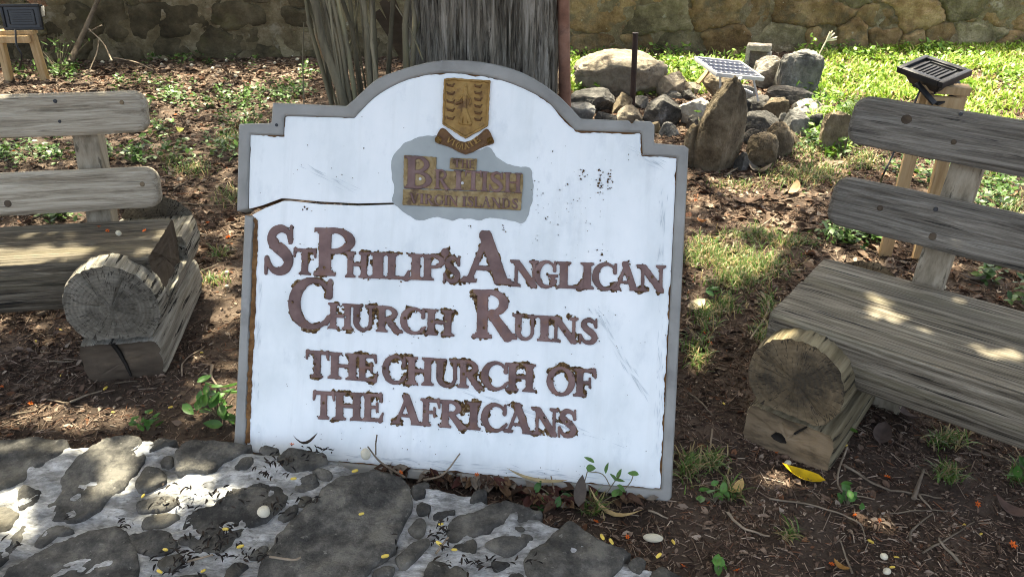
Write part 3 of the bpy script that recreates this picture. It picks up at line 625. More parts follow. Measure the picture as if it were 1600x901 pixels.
# old territory plaque: BRITISH / VIRGIN ISLANDS
plq = link('name_plaque', None, sign)
def zplq(P): return [(600+x/3.754, 110+y/3.754) for x, y in P]
for pts in ([(121, 500), (310, 512), (309, 590), (817, 610), (812, 718), (118, 692)], [(392, 516), (547, 522), (542, 592), (388, 580)], [(118, 697), (810, 722), (804, 822), (113, 790)]):
    Q = SUP(zplq(pts)); part_field('plate', MT['plaque'], lambda X, Y: sdpoly(X, Y, Q)-.0008*np.clip(fbm(X*150, Y*150, s=5)*2, -.5, 1), .0022, lambda x, y, f: .0105+.0012*fbm(x*80, y*80, s=11), .003, plq,
        (Q[:, 0].min()-.005, Q[:, 0].max()+.005, Q[:, 1].min()-.005, Q[:, 1].max()+.005))
kw = dict(thick=.004, z0=.0105, parent=plq, h=.0013, rag=.0006, res=False)
word([('B', 632, 678)], 295, 297, 51, 51, **kw)
word([('R', 679, 704), ('I', 709, 725), ('T', 727, 753), ('I', 751, 764), ('S', 763, 787), ('H', 787, 816)], 296, 303, 31, 32, **kw)
word([('T', 709, 721), ('H', 721, 733), ('E', 733, 742)], 262.5, 264.5, 13, 13, **dict(kw, h=.001))
word([('V', 641, 656), ('I', 656, 664), ('R', 664, 679), ('G', 679, 694), ('I', 694, 702), ('N', 701, 717)], 318, 323, 16, 16, **dict(kw, h=.001))
word([('I', 722, 730), ('S', 730, 741), ('L', 741, 753), ('A', 753, 768), ('N', 768, 784), ('D', 784, 798), ('S', 799, 810)], 323, 327, 16, 16, **dict(kw, h=.001))
for (x, y) in [(658, 280.5), (723.5, 287)]:
    c = SU(x, y); part_field('screw', MT['alu'], lambda X, Y: .004-np.hypot(X-c[0], Y-c[1]), .001, lambda x, y, f: .0145+0*x, .011, plq, (c[0]-.005, c[0]+.005, c[1]-.005, c[1]+.005))
# coat of arms
crest = link('coat_of_arms', None, sign)
def zc(P): return SUP([(600+x/3.754, 110+y/3.754) for x, y in P])
SHd = zc([(355, 55), (420, 50), (540, 62), (626, 66), (612, 330), (478, 404), (345, 320)])
part_field('shield', MT['gold'], lambda X, Y: sdpoly(X, Y, SHd)-.001*np.clip(fbm(X*120, Y*120, s=15)*2, -.5, 1.), .0018,
           lambda x, y, f: .008+.004*(f < .0055)+.0012*fbm(x*90, y*90, s=16), .002, crest, (SHd[:, 0].min()-.006, SHd[:, 0].max()+.006, SHd[:, 1].min()-.006, SHd[:, 1].max()+.006))
def relief(name, caps_, z, mat, h=.0011):
    fs = []; pts = []
    for P, r in caps_:
        Q = zc(P); pts.append(Q)
        for k in range(len(Q)-1): fs.append(cap(*Q[k], *Q[k+1], r))
        if len(Q) == 1: fs.append(cap(*Q[0], *Q[0], r))
    A = np.concatenate(pts); f = un(*fs)
    return part_field(name, MT[mat], lambda X, Y: f(X, Y)-.0005*fbm(X*300, Y*300, s=19), h, lambda x, y, ff: z+.004*np.clip(ff/.003, 0, 1)**.5, z-.003, crest, (A[:, 0].min()-.012, A[:, 0].max()+.012, A[:, 1].min()-.012, A[:, 1].max()+.012), 60)
relief('figure', [([(482, 95)], .0055), ([(480, 115), (476, 180), (470, 240)], .0062), ([(470, 235), (450, 310)], .0055), ([(472, 235), (480, 312)], .006), ([(478, 235), (508, 312)], .0055), ([(478, 130), (430, 200), (440, 185)], .003), ([(480, 130), (512, 180), (505, 205)], .003),
                  ([(452, 316), (510, 322)], .003)], .0085, 'gold')
for k in range(5):
    y = 92+k*48
    for x in (392-k*3, 402-k*2): pass
    relief('lamp', [([(378, y), (405, y+6)], .003), ([(405, y+6), (415, y-8)], .002), ([(378, y), (372, y-9)], .002)], .009, 'gold_dark')
for k in range(6):
    y = 98+k*39; relief('lamp', [([(540, y), (566, y+4)], .003), ([(566, y+4), (575, y-8)], .002), ([(540, y), (535, y-8)], .002)], .009, 'gold_dark')
relief('lamp', [([(430, 200), (455, 190)], .004), ([(455, 190), (462, 178)], .0022)], .011, 'gold_dark')
SCR = zc([(335, 348), (365, 350), (420, 405), (478, 425), (540, 400), (590, 355), (615, 352), (640, 400), (645, 430), (600, 445), (560, 462), (480, 497), (400, 458), (345, 440), (305, 425), (308, 400)])
SCP = smoothpoly(SCR, 2)
part_field('scroll', MT['gold_dark'], lambda X, Y: sdpoly(X, Y, SCP), .0018, lambda x, y, f: .010+.002*(f < .003)+.001*fbm(x*90, y*90, s=17), .002, crest, (SCP[:, 0].min()-.006, SCP[:, 0].max()+.006, SCP[:, 1].min()-.006, SCP[:, 1].max()+.006))
for c0 in ((322, 412), (625, 418)):
    c = zc([c0])[0]; part_field('scroll_curl', MT['gold'], lambda X, Y: .009-np.hypot(X-c[0], Y-c[1]), .0014, lambda x, y, f: .0125+.003*np.cos(f*2500), .004, crest, (c[0]-.011, c[0]+.011, c[1]-.011, c[1]+.011))
vt = "VIGILATE"; base = [(365, 420), (395, 442), (420, 452), (440, 464), (458, 470), (480, 470), (512, 458), (540, 440), (578, 412)]
for q, ch in enumerate(vt):
    pa, pb = np.array(base[q], float), np.array(base[q+1], float); d = (pb-pa); nrm = np.array([d[1], -d[0]])/np.linalg.norm(d)*34; pb = pa+d*.86
    if ch == 'I': pa, pb = pa+d*.2, pa+d*.62
    F, l, u, sc = place_glyph(ch, *zc([tuple(pa), tuple(pb), tuple(pa+nrm)]))
    part_field('letter', MT['gold'], F, .0009, lambda x, y, f: .0138+0*x, .010, crest, (l[0], u[0], l[1], u[1]))
# paint chips that show the core
def chips(name, pts, mat, n, spread, rmin, rmax, seed):
    rg = np.random.default_rng(seed); b = MB(); a8_ = np.arange(7)/7*2*PI
    for px, py, sxp, syp, k in pts:
        for _ in range(k):
            c = SU(px+rg.normal()*sxp, py+rg.normal()*syp); r = rg.uniform(rmin, rmax)*rg.uniform(.4, 1); rr = r*rg.uniform(.4, 1.3, 7)
            V = np.stack([c[0]+rr*np.cos(a8_), c[1]+rr*np.sin(a8_)*rg.uniform(.7, 1.6), np.full(7, .0062)], 1)
            b.add(np.concatenate([V, V-[0, 0, .003]]), [np.arange(7)[None], np.stack([(np.arange(7)+1) % 7, np.arange(7), np.arange(7)+7, (np.arange(7)+1) % 7+7], 1)])
    b.build(name, MT[mat], sign, None)
chips('paint_chip', [(911, 272, 4, 5, 10), (938, 282, 2.2, 10, 26), (953, 278, 2, 9, 14), (885, 290, 2, 2, 2), (480, 326, 4, 4, 4), (787, 358, 2, 6, 6), (735, 354, 4, 1.5, 4), (935, 395, 4, 4, 5)], 'residue', 0, 0, .0012, .0045, 5)
chips('paint_speck', [(870, 330, 30, 30, 45), (900, 300, 40, 40, 25), (700, 380, 200, 120, 60), (600, 600, 150, 70, 30), (940, 560, 40, 80, 25), (560, 260, 90, 40, 15), (640, 690, 150, 25, 40), (900, 735, 60, 10, 20)], 'base_dark', 0, 0, .0007, .0019, 6)
rg = np.random.default_rng(9); b = MB()
for A_, B_, k in (((500, 708), (880, 742), 70), ((1036, 300), (1026, 700), 60), ((985, 232), (1040, 262), 18), ((400, 640), (408, 440), 22), ((600, 715), (1000, 752), 50), ((930, 480), (1010, 620), 40), ((460, 250), (560, 300), 20), ((700, 600), (980, 700), 40)):
    a_, e_ = SU(*A_), SU(*B_); d_ = (e_-a_)/np.linalg.norm(e_-a_); n_ = np.array([-d_[1], d_[0]])
    for _ in range(k):
        c = a_+(e_-a_)*rg.random()+n_*rg.normal()*.006; L_ = rg.uniform(.004, .03); w_ = rg.uniform(.0003, .0011); t_ = rg.normal()*.12; u_ = d_*math.cos(t_)+n_*math.sin(t_); v_ = np.array([-u_[1], u_[0]])
        Q = np.array([c-u_*L_, c+v_*w_, c+u_*L_, c-v_*w_]); b.add(np.c_[Q, np.full(4, .0056)], [np.array([[0, 3, 2, 1]])])
tag(b.build('scuff_mark', MT['smudge'], sign, None), None, None, None, 'stuff')
# brittle frame gap: rotten edge along the left side
Lg = SUP([(399, 340), (396, 420), (390, 560), (385, 690), (391, 690), (396, 560), (400.5, 480), (402, 420), (404, 345)])
part_field('rotten_edge', MT['core'], lambda X, Y: sdpoly(X, Y, Lg)+.004*fbm(X*60, Y*60, s=23), .003, lambda x, y, f: .007+.003*fbm(x*120, y*120, s=24), .001, bb=(Lg[:, 0].min()-.01, Lg[:, 0].max()+.01, Lg[:, 1].min()-.01, Lg[:, 1].max()+.01))

# ------------------------------------------------------------------ log benches
def log_grid(L0, L1, prof, nl, na, amp, seed, stretch=1.6, taper=None):
    """closed log along local y from L0 to L1, prof(angle)->(x,z); returns side verts/faces and both end caps"""
    ls = np.linspace(L0, L1, nl); an = np.arange(na)/na*2*PI; A, Lq = np.meshgrid(an, ls); px, pz = prof(A)
    cx, cz = px.mean(), pz.mean(); rx, rz = px-cx, pz-cz; rr = np.hypot(rx, rz)
    g = fbm(np.cos(A)*9, Lq*stretch, np.sin(A)*9, o=4, s=seed); crack = np.clip(fbm(np.cos(A)*13, Lq*stretch*.6, np.sin(A)*13, o=3, s=seed+9)-.16, 0, 1)
    d = 1+(amp*g-amp*3.2*crack)/np.maximum(rr, .05)
    edge_ = np.minimum(Lq-L0, L1-Lq); d = d-.03*np.exp(-edge_/.012)
    V = np.stack([cx+rx*d, Lq, cz+rz*d], 2).reshape(-1, 3); i = np.arange(na); j = (i+1) % na
    F = np.concatenate([np.stack([k*na+i, k*na+j, (k+1)*na+j, (k+1)*na+i], 1) for k in range(nl-1)])[:, ::-1]
    caps = []
    for row, sgn in ((0, -1), (nl-1, 1)):
        ring = V[row*na:(row+1)*na]; c = np.array([cx, ls[row], cz]); VV = [c[None]]; 
        fr = np.linspace(.08, 1, 14)
        for f in fr:
            P = c+(ring-c)*f; ang = np.arctan2(P[:, 2]-cz, P[:, 0]-cx)
            ck = np.clip(fbm(np.cos(ang)*4, np.sin(ang)*4, f*.4, o=3, s=seed+5)-.2, 0, 1)*min(1, f*1.5)
            P[:, 1] -= sgn*(.035*ck+.003*abs(math.sin(f*9)))*(1 if f < .99 else 0); VV.append(P)
        VV = np.concatenate(VV); fs = [np.stack([np.zeros(na, int), 1+i, 1+j], 1)]; q4 = np.concatenate([np.stack([1+k*na+i, 1+(k+1)*na+i, 1+(k+1)*na+j, 1+k*na+j], 1) for k in range(len(fr)-1)])
        if sgn > 0: fs = [f[:, ::-1] for f in fs]; q4 = q4[:, ::-1]
        caps.append((VV, [fs[0], q4]))
    return V, [F], caps
def plank(parent, x0, x1, z0, z1, yb, rec, mat, rnd_left, seed, thick=.042, cr=.03):
    """board lying in the reclined back plane; field u along x, v up the plane"""
    sl = math.tan(rec); cs = math.cos(rec); H = (z1-z0)/cs
    def F(X, Y):
        r = .045; cxn = (x0+x1)/2; hx, hy = (x1-x0)/2, H/2
        qx, qy = np.abs(X-cxn)-hx+r, np.abs(Y-hy)-hy+r
        f = -(np.hypot(np.maximum(qx, 0), np.maximum(qy, 0))+np.minimum(np.maximum(qx, qy), 0)-r)
        return f+.004*fbm(X*5, Y*9, s=seed)
    V, Fc = field_vf(F, x0-.01, x1+.01, -.01, H+.01, .0085, lambda x, y, f: thick/2+.003*fbm(x*2.2, y*55, o=3, s=seed)-.012*(1-np.clip(f/.016, 0, 1))**2-.006*np.clip(fbm(x*1.6, y*70, s=seed+3)-.2, 0, 1)*4, -thick/2)
    R = np.array([[1, 0, 0], [0, math.sin(rec), -cs], [0, cs, math.sin(rec)]])      # u, v, n -> x, y, z (n faces -y)
    W = V@R.T; W[:, 1] += yb+(z0-.42)*sl; W[:, 2] += z0
    o = link('plank', mesh_np('plank', W, Fc, mat, smooth=40), parent)
    return o
REC = math.radians(15)
def dshape(x0, x1, ztop, zbot, flat=.018):
    def prof(A):
        cx, hw = (x0+x1)/2, (x1-x0)/2; c, s = np.cos(A), np.sin(A)
        x = cx+hw*np.sign(c)*np.abs(c)**.72; z = np.where(s > 0, ztop-flat*(1-np.clip(s*4.5, 0, 1)), ztop-flat+(ztop-flat-zbot)*np.sign(s)*np.abs(s)**.88)
        return x, z
    return prof
def bench(name, label, O, yaw, sgn, seatw, seat_mat, plank_mat, P1, P2, endx, off, sup, post_x, mats, seed, length=1.75):
    t = thing(name, label, 'bench', (O[0], O[1], 0), yaw)
    # seat: grid runs along local y of its own frame, turned so that it runs along bench x
    zt = .42; prof = dshape(-.05, seatw+.01, zt, zt-.225)
    V, F, caps = log_grid(0, length, prof, 130, 110, .006, seed)
    def tx(V): return np.stack([sgn*V[:, 1], V[:, 0], V[:, 2]], 1)
    fl = (lambda f: f[:, ::-1]) if sgn > 0 else (lambda f: f)
    b = MB(); b.add(tx(V), [fl(F[0])])
    st_ = b.build('seat', seat_mat, t, 50)
    for cv_, cf in caps: bb = MB(); bb.add(tx(cv_), [fl(f) for f in cf]); bb.build('seat_end', mats[2], st_, 50)
    for (z0, z1, ex) in (P1, P2):
        x0, x1 = (ex, length) if sgn > 0 else (-length, ex)
        plank(t, x0, x1, z0, z1, off-.02, REC, plank_mat, sgn < 0, seed+int(z0*50))
    sl = math.tan(REC)
    for px in (post_x, post_x+sgn*(length-.6)):
        zb, zt2 = -.03, P1[1]-.05; b = MB(); y = lambda z: off+.05+(z-.42)*sl
        b.add(*bar_vf((px, y(zb), zb), (px, y(zt2), zt2), .085, .075, .006, (0, -1, 0))); b.build('back_post', MT['post'], t, 30)
    for k, dx in enumerate((0, sgn*(length-.55))):
        (cx, cz, r), (bx0, bx1, bz), (t0, t1) = sup
        ob = link('support_log', None, t); 
        V, F, caps = log_grid(t0, t1, lambda A: (r*np.cos(A)*1.0, np.maximum(r*np.sin(A)*1.04, -r*.8)), 60, 90, .007, seed+20+k)
        V2 = V.copy(); nz = zt-.16-cz+.012*fbm(V2[:, 0]*20, V2[:, 1]*20, s=3); un_ = (V2[:, 1] > -.03) & (V2[:, 1] < seatw+.012) & (V2[:, 2] > nz); V2[un_, 2] = nz[un_]; rr_ = V2[:, 1] >= seatw+.012; V2[rr_, 2] = np.minimum(V2[rr_, 2], .34-cz)
        me = mesh_np('support_log', V2, F, mats[0], smooth=60); ob.data = me if False else None
        COL.objects.unlink(ob); bpy.data.objects.remove(ob)
        ob = link('support_log', me, t, (cx+dx, 0, cz))
        for c_, f_ in caps: link('log_end', mesh_np('log_end', c_, f_, mats[1], smooth=50), ob)
        V, F, caps = log_grid(t0+.012, t1+.02, lambda A: ((bx1-bx0)/2*np.sign(np.cos(A))*np.abs(np.cos(A))**.45, np.clip((bz/2+.02)*np.sign(np.sin(A))*np.abs(np.sin(A))**.55, -bz/2-.02, bz/2)), 50, 80, .006, seed+40+k)
        o2 = link('base_log', mesh_np('base_log', V, F, mats[0], smooth=60), t, ((bx0+bx1)/2+dx, 0, bz/2-.005))
        for c_, f_ in caps: link('log_end', mesh_np('log_end', c_, f_, mats[2], smooth=50), o2)
    return t
def plank_spot(t, O, yaw, off, px, py, name, mat, rr, proud=.022):
    a = np.array([math.cos(yaw), math.sin(yaw), 0]); b_ = np.array([-math.sin(yaw), math.cos(yaw), 0]); O2 = np.array([O[0], O[1], 0]); d = ray(px, py); tn = math.tan(REC)
    o1 = off-.02-proud/math.cos(REC); l = (o1+(CAM[2]-.42)*tn-(CAM-O2)@b_)/(d@b_-d[2]*tn); P = CAM+d*l; q = P-O2
    n_ = np.array([0, -math.cos(REC), math.sin(REC)]); c = np.array([q@a, q@b_, P[2]]); b = MB(); b.add(*tube_vf([c-n_*.012, c-n_*.002, c+n_*.0015], [rr, rr, rr*.7], 12)); b.build(name, MT[mat], t, 40)
OR_ = G(1213, 478, .42); yawR = math.radians(-39)
benchR = bench('log_bench', 'grey weathered log bench at the right with dappled seat and two back planks', OR_, yawR, 1, .40, MT['seat_grey'], MT['plank_grey'],
      (.774, .916, -.04), (.53, .677, -.03), 0, .42, ((.125, .268, .137), (0., .265, .145), (-.115, .5)), .30, (MT['log_right'], MT['end_right'], MT['base_end']), 11)
def face_mark(t, x, z, y, pts, name='check_crack'):
    b = MB(); P = np.array(pts, float); q = np.stack([P[:, 0]+x, np.full(len(P), y), P[:, 1]+z], 1); n = len(q)
    b.add(np.concatenate([q, q+[0, .01, 0]]), [np.arange(n)[None], np.stack([np.arange(n), (np.arange(n)+1) % n, (np.arange(n)+1) % n+n, np.arange(n)+n], 1)]); b.build(name, MT['check'], t, None)
face_mark(benchR, .11, .06, -.1065, [(-.022, .0), (-.012, .016), (.004, .018), (.018, .008), (.024, -.004), (.01, -.01), (-.012, -.008)], 'knot_hole')
face_mark(benchR, .16, .118, -.1065, [(-.012, -.02), (.016, .018), (.02, .018), (-.006, -.02)])
OL_ = G(237, 392, .42); yawL = math.radians(8.5)
benchL = bench('log_bench', 'tan weathered log bench at the left with dark seat and bleached cracked support log', OL_, yawL, -1, .275, MT['seat_dark'], MT['plank_tan'],
      (.711, .852, -.035), (.456, .598, -.03), 0, .31, ((-.125, .277, .15), (-.275, -.01, .145), (-.115, .5)), -.265, (MT['log_left'], MT['end_left'], MT['base_dark']), 31)
for px, py, nm, m, rr in ((86, 158, 'bolt', 'black_metal', .008), (93, 190, 'bolt', 'black_metal', .006), (190, 160, 'knot', 'base_end', .008), (12, 318, 'knot', 'base_dark', .014), (222, 288, 'knot', 'base_end', .009)): plank_spot(benchL, OL_, yawL, .31, px, py, nm, m, rr)
for px, py, nm, m, rr in ((1416, 187, 'knot', 'base_dark', .015), (1501, 178, 'knot', 'black_metal', .006), (1490, 222, 'knot', 'base_dark', .008), (1462, 327, 'bolt', 'black_metal', .008), (1457, 370, 'knot', 'base_dark', .012), (1375, 325, 'knot', 'base_dark', .009)): plank_spot(benchR, OR_, yawR, .42, px, py, nm, m, rr)
face_mark(benchL, -.145, .075, -.1065, [(.012, -.07), (.004, -.02), (-.008, .03), (-.02, .062), (-.006, .062), (.004, .03), (.014, -.02), (.018, -.07)])
# ------------------------------------------------------------------ tree: fluted trunk, limbs, crown overhead
TC = GY(760, 60, 2.52); TX, TY, TR = TC[0]+.005, 2.56, .21
tree = thing('shade_tree', 'large tree with a thick grey furrowed trunk right behind the sign', 'tree', (TX, TY, 0))
na, nl = 300, 90; A, Zt = np.meshgrid(np.arange(na)/na*2*PI, np.linspace(-.05, 3.2, nl))
flute = .02*fbm(np.cos(A)*9, np.sin(A)*9, Zt*3.5, o=4, s=57)+.055*fbm(np.cos(A)*2.2, np.sin(A)*2.2, Zt*.25, o=3, s=51)*2-.013*(1-np.abs(fbm(np.cos(A)*15+.6*np.sin(Zt*3), np.sin(A)*15, Zt*1.1, o=3, s=53))*6).clip(-1, 1)+.012*fbm(np.cos(A)*30, np.sin(A)*30, Zt*3, o=3, s=55)
r = TR*(1+.28*np.exp(-np.clip(Zt, 0, 9)/.35)-.03*Zt)+flute
V = np.stack([r*np.cos(A), r*np.sin(A), Zt], 2).reshape(-1, 3); i = np.arange(na); j = (i+1) % na
b = MB(); b.add(V, [np.concatenate([np.stack([k*na+i, k*na+j, (k+1)*na+j, (k+1)*na+i], 1) for k in range(nl-1)]), ((nl-1)*na+i)[None]]); b.build('trunk', MT['bark'], tree, 70)
random.seed(23)
for k in range(9):
    a = math.radians(40+k*9)+random.uniform(-.1, .1); L = random.uniform(2.6, 4.2); p0 = np.array([.1*math.cos(a), .1*math.sin(a), 2.7+.1*(k % 3)])
    p1 = p0+np.array([math.cos(a)*L*.4, math.sin(a)*L*.4, .7]); p2 = p0+np.array([math.cos(a)*L, math.sin(a)*L, 1.2+random.uniform(-.2, .5)])
    b = MB(); b.add(*tube_vf(smoothline([p0, p1, p2], 6), np.linspace(.1, .03, 13), 9)); b.build('limb', MT['bark'], tree, 60)
# crown: leaves sampled so that the ground is shaded where the photograph is and the sun comes through where it is lit
GAP = []        # (px, py, plane z, rx, ry) sun flecks
def fleck(L, z):
    for q in L: GAP.append((q[0], q[1], z, q[2], q[3]))
fleck([(20, 402, 38, 13), (72, 396, 34, 9), (45, 432, 55, 10)], .42)
fleck([(1380, 476, 9, 5), (1366, 494, 11, 3), (1414, 504, 9, 5), (1440, 516, 9, 4), (1500, 470, 40, 1), (1555, 548, 26, 7), (1592, 568, 16, 6)], .42)
fleck([(1195, 541, 30, 13), (1225, 530, 18, 9)], .38)
fleck([(40, 697, 42, 9), (185, 700, 35, 16), (175, 752, 18, 22), (120, 690, 28, 9), (215, 690, 26, 8), (352, 683, 22, 7), (300, 735, 20, 14), (275, 752, 30, 10), (330, 768, 38, 12), (290, 765, 45, 8), (10, 800, 20, 25), (8, 765, 25, 12),
       (25, 830, 20, 10), (245, 805, 10, 5), (250, 668, 12, 6), (700, 780, 0, 0)], .12)
rg = np.random.default_rng(3)
fleck([(200+rg.normal()*120, 122+abs(rg.normal())*16, rg.uniform(5, 26), rg.uniform(2, 6)) for _ in range(34)], 0)
fleck([(440, 122, 45, 9), (470, 108, 30, 7), (385, 178, 16, 12), (400, 135, 22, 7), (340, 112, 18, 4), (300, 122, 25, 5), (160, 128, 20, 6), (110, 110, 10, 4), (60, 250, 20, 8), (30, 285, 20, 7), (215, 150, 16, 8), (50, 235, 16, 9),
       (95, 340, 22, 7), (365, 360, 16, 9), (340, 440, 22, 13), (370, 480, 22, 16), (355, 430, 14, 8), (80, 468, 24, 8), (350, 640, 14, 10), (385, 640, 8, 12), (255, 150, 16, 8), (275, 175, 12, 6)], 0)
fleck([(1078, 655, 34, 20), (1112, 668, 30, 12), (1075, 570, 14, 12), (1100, 480, 12, 10), (1390, 828, 12, 8), (1350, 812, 9, 10), (1300, 815, 5, 6), (1470, 832, 10, 5), (1085, 610, 14, 6), (1395, 690, 6, 4)], 0)
fleck([(1130, 405, 60, 20), (1190, 345, 46, 14), (1240, 360, 40, 12), (1110, 380, 24, 14), (1165, 415, 40, 14), (1090, 410, 24, 18), (1215, 400, 30, 10), (1240, 310, 14, 12), (1140, 282, 20, 10), (1160, 300, 24, 8), (1095, 310, 14, 8), (1210, 285, 14, 8),
       (1270, 380, 24, 8), (1330, 350, 30, 10), (1480, 270, 40, 18), (1540, 300, 50, 20), (1360, 380, 22, 10), (1570, 390, 20, 8), (1590, 430, 12, 6), (1430, 260, 18, 10), (1350, 245, 30, 10), (1330, 405, 20, 6), (1540, 240, 60, 20),
       (1280, 245, 24, 10), (1305, 262, 16, 8)], 0)
fleck([(1180, 150, 30, 12), (1085, 175, 20, 12), (1040, 178, 16, 9), (1240, 190, 25, 20), (1260, 165, 30, 10), (995, 180, 8, 8), (1110, 145, 16, 8), (915, 145, 10, 6)], .1)
fleck([(940, 110, 20, 14), (985, 85, 26, 9), (1245, 85, 26, 8), (1180, 75, 24, 10), (1195, 115, 16, 22), (1140, 106, 56, 22)], .3)
LAWN = [(1258, 96), (1300, 84), (1420, 74), (1620, 66), (1640, 215), (1330, 160), (1310, 205), (1262, 190), (1250, 140)]
LAWN2 = [(886, 96), (930, 92), (980, 96), (1000, 88), (1100, 86), (1165, 84), (1165, 140), (1080, 150), (900, 155), (886, 140)]
rg = np.random.default_rng(12); nL = 72000
tgt = np.stack([rg.uniform(-7.5, 5.2, nL), rg.uniform(-1.2, 8.2, nL)], 1); tgt[:9000] = np.stack([rg.uniform(-1.7, 1.6, 9000), rg.uniform(.3, 1.8, 9000)], 1); tgt[9000:15000] = np.stack([rg.uniform(.3, 2.4, 6000), rg.uniform(1, 2.7, 6000)], 1)
hz = rg.uniform(3.0, 5.2, nL); Lp = np.stack([tgt[:, 0]+TOSUN[0]/TOSUN[2]*hz, tgt[:, 1]+TOSUN[1]/TOSUN[2]*hz, hz], 1)
keep = np.ones(nL, bool)
def onplane(z):
    P = Lp-TOSUN[None]*((Lp[:, 2]-z)/TOSUN[2])[:, None]; return P
cache = {}
for px, py, z, rx, ry in GAP:
    if z not in cache: P = onplane(z); cache[z] = (P, *proj(P))
    P, qx, qy, f = cache[z]
    jx = qx+rx*.35*fbm(P[:, 0]*14, P[:, 1]*14, s=61)*2; jy = qy+ry*.35*fbm(P[:, 0]*14, P[:, 1]*14, s=62)*2
    if rx <= 0: continue
    c = G(px, py, z); sxm = rx/FPX*np.linalg.norm(c-CAM)+.012; dep_ = abs(G(px, py-ry, z)[1]-c[1])+.012
    sxm += .022; dep_ += .014
    keep &= ((P[:, 0]-c[0])/sxm)**2+((P[:, 1]-c[1])/dep_)**2+.5*fbm(P[:, 0]*16, P[:, 1]*16, s=61) > 1.25
P, qx, qy, f = cache[0]
for LW in (LAWN, LAWN2):
    inl = sdpoly(qx, qy, LW)
    keep &= ~((inl+6*fbm(P[:, 0]*3, P[:, 1]*3, s=64) > 0) & (f > 0))
far_r = (P[:, 0] > 3.2) & (P[:, 1] > 3.2); keep &= ~far_r
# sparser crown over the dappled ground at the back left and behind the right bench
thin = ((P[:, 1] > 3.2) & (P[:, 0] < -.2)); keep &= ~(thin & (rg.random(nL) < .3+.45*fbm(P[:, 0]*1.5, P[:, 1]*1.5, s=66)))
thin2 = ((P[:, 1] > 2.2) & (P[:, 0] > .6) & (P[:, 1] < 4.6)); keep &= ~(thin2 & (rg.random(nL) < .35))
Lp = Lp[keep]
uv = np.stack([rg.uniform(-.68, .68, 2600), rg.uniform(-.05, 1.25, 2600)], 1); Sg = SO+uv[:, :1]*sx_+uv[:, 1:]*sy_
Lp = np.concatenate([Lp, Sg+TOSUN*((rg.uniform(3.0, 5.2, 2600)-Sg[:, 2])/TOSUN[2])[:, None]]); nK = len(Lp)
LT = np.array([[0, -.5, 0], [.22, -.15, .03], [.2, .2, .02], [0, .55, -.06], [-.2, .2, .02], [-.22, -.15, .03], [0, 0, -.02]]); LF = [np.array([[0, 1, 6], [1, 2, 6], [2, 3, 6], [3, 4, 6], [4, 5, 6], [5, 0, 6]])]
g_ = rg.random((nK, 1)); cols = np.array([.03, .07, .012])*(1-g_)+np.array([.075, .13, .025])*g_
b = MB(); scatter(LT, LF, Lp-np.array([TX, TY, 0]), rg.uniform(.11, .17, nK), rg.uniform(0, 2*PI, nK), rg.normal(0, .45, nK), rg.normal(0, .45, nK), cols, b)
b.build('crown', MT['leafmat'], tree, 180)

# stems beside the trunk
bush = thing('stalk_clump', 'clump of tall bare olive brown stalks rising left of the trunk', 'shrub', tuple(np.append(GY(570, 160, 2.42)[:2], 0)))
B0 = np.array(bush.location)
ST = [([(519, 166), (484, 40), (478, 0)], 4.5), ([(527, 166), (497, 70), (486, 0)], 3.), ([(541, 166), (508, 75), (492, 0)], 9), ([(552, 166), (520, 80), (505, 0)], 7), ([(543, 162), (536, 75), (512, 0)], 5.5), ([(556, 156), (541, 65), (528, 0)], 5), ([(563, 150), (554, 75), (547, 0)], 4.5),
      ([(572, 140), (559, 62), (556, 0)], 2), ([(579, 133), (573, 50), (568, 0)], 5.5), ([(586, 122), (584, 50), (581, 0)], 6.5), ([(607, 115), (611, 50), (614, 0)], 5), ([(635, 112), (633, 40), (637, 0)], 6), ([(645, 106), (648, 40), (646, 0)], 5), ([(533, 166), (512, 30), (504, 0)], 6),
      ([(548, 160), (530, 50), (520, 0)], 4), ([(566, 150), (548, 40), (535, 0)], 4.5), ([(538, 84), (552, 55), (560, 0)], 2.6), ([(661, 94), (640, 45), (618, 8)], 1.6), ([(630, 100), (651, 50), (666, 0)], 1.6), ([(475, 165), (473, 90), (475, 35)], 1.3)]
for _ in range(13):
    x_ = random.uniform(512, 590); ST.append(([(x_, 166-max(0, x_-545)*.9), (x_-(560-x_)*.12-random.uniform(5, 14), 70), (x_-(575-x_)*.35-random.uniform(6, 26), 0)], random.uniform(2.8, 3.6)))
for q, (P, w_) in enumerate(ST):
    yb = 2.42+.1*math.sin(q*2.1); Q = [GY(x, y, yb+.02*k) for k, (x, y) in enumerate(P)]
    d0 = Q[0]-Q[1]; d1 = Q[-1]-Q[-2]; lo_ = Q[0]+d0*((Q[0][2]+.05)/max(.05, -d0[2]))*.9; 
    lo_[2] = -.05; pts = [lo_]+Q+[Q[-1]+d1/np.linalg.norm(d1)*.8]
    if w_ < 2.8: pts = Q
    C_ = smoothline(np.array(pts)-B0, 6); rad = w_*2.75/1180*.72
    rr = rad*np.linspace(1.05, .75, len(C_))*(1+.06*np.sin(np.arange(len(C_))*1.7+q))
    b = MB(); b.add(*tube_vf(C_, rr, 9)); b.build('stalk', MT['stem'], bush, 60)
for P in ([(632, 92), (612, 55), (588, 18)], [(634, 75), (618, 45), (598, 0)], [(640, 62), (624, 30), (612, 0)]):     # dark strap leaves
    Q = smoothline(np.array([GY(x, y, 2.62) for x, y in P])-B0, 5); b = MB()
    wv = np.array([.012, 0, .008]); V = np.concatenate([Q-wv, Q+wv+np.array([0, -.004, 0])]); n = len(Q); k = np.arange(n-1)
    b.add(V, [np.stack([k, k+1, k+1+n, k+n], 1)]); b.build('strap_leaf', MT['base_dark'], bush, 60)
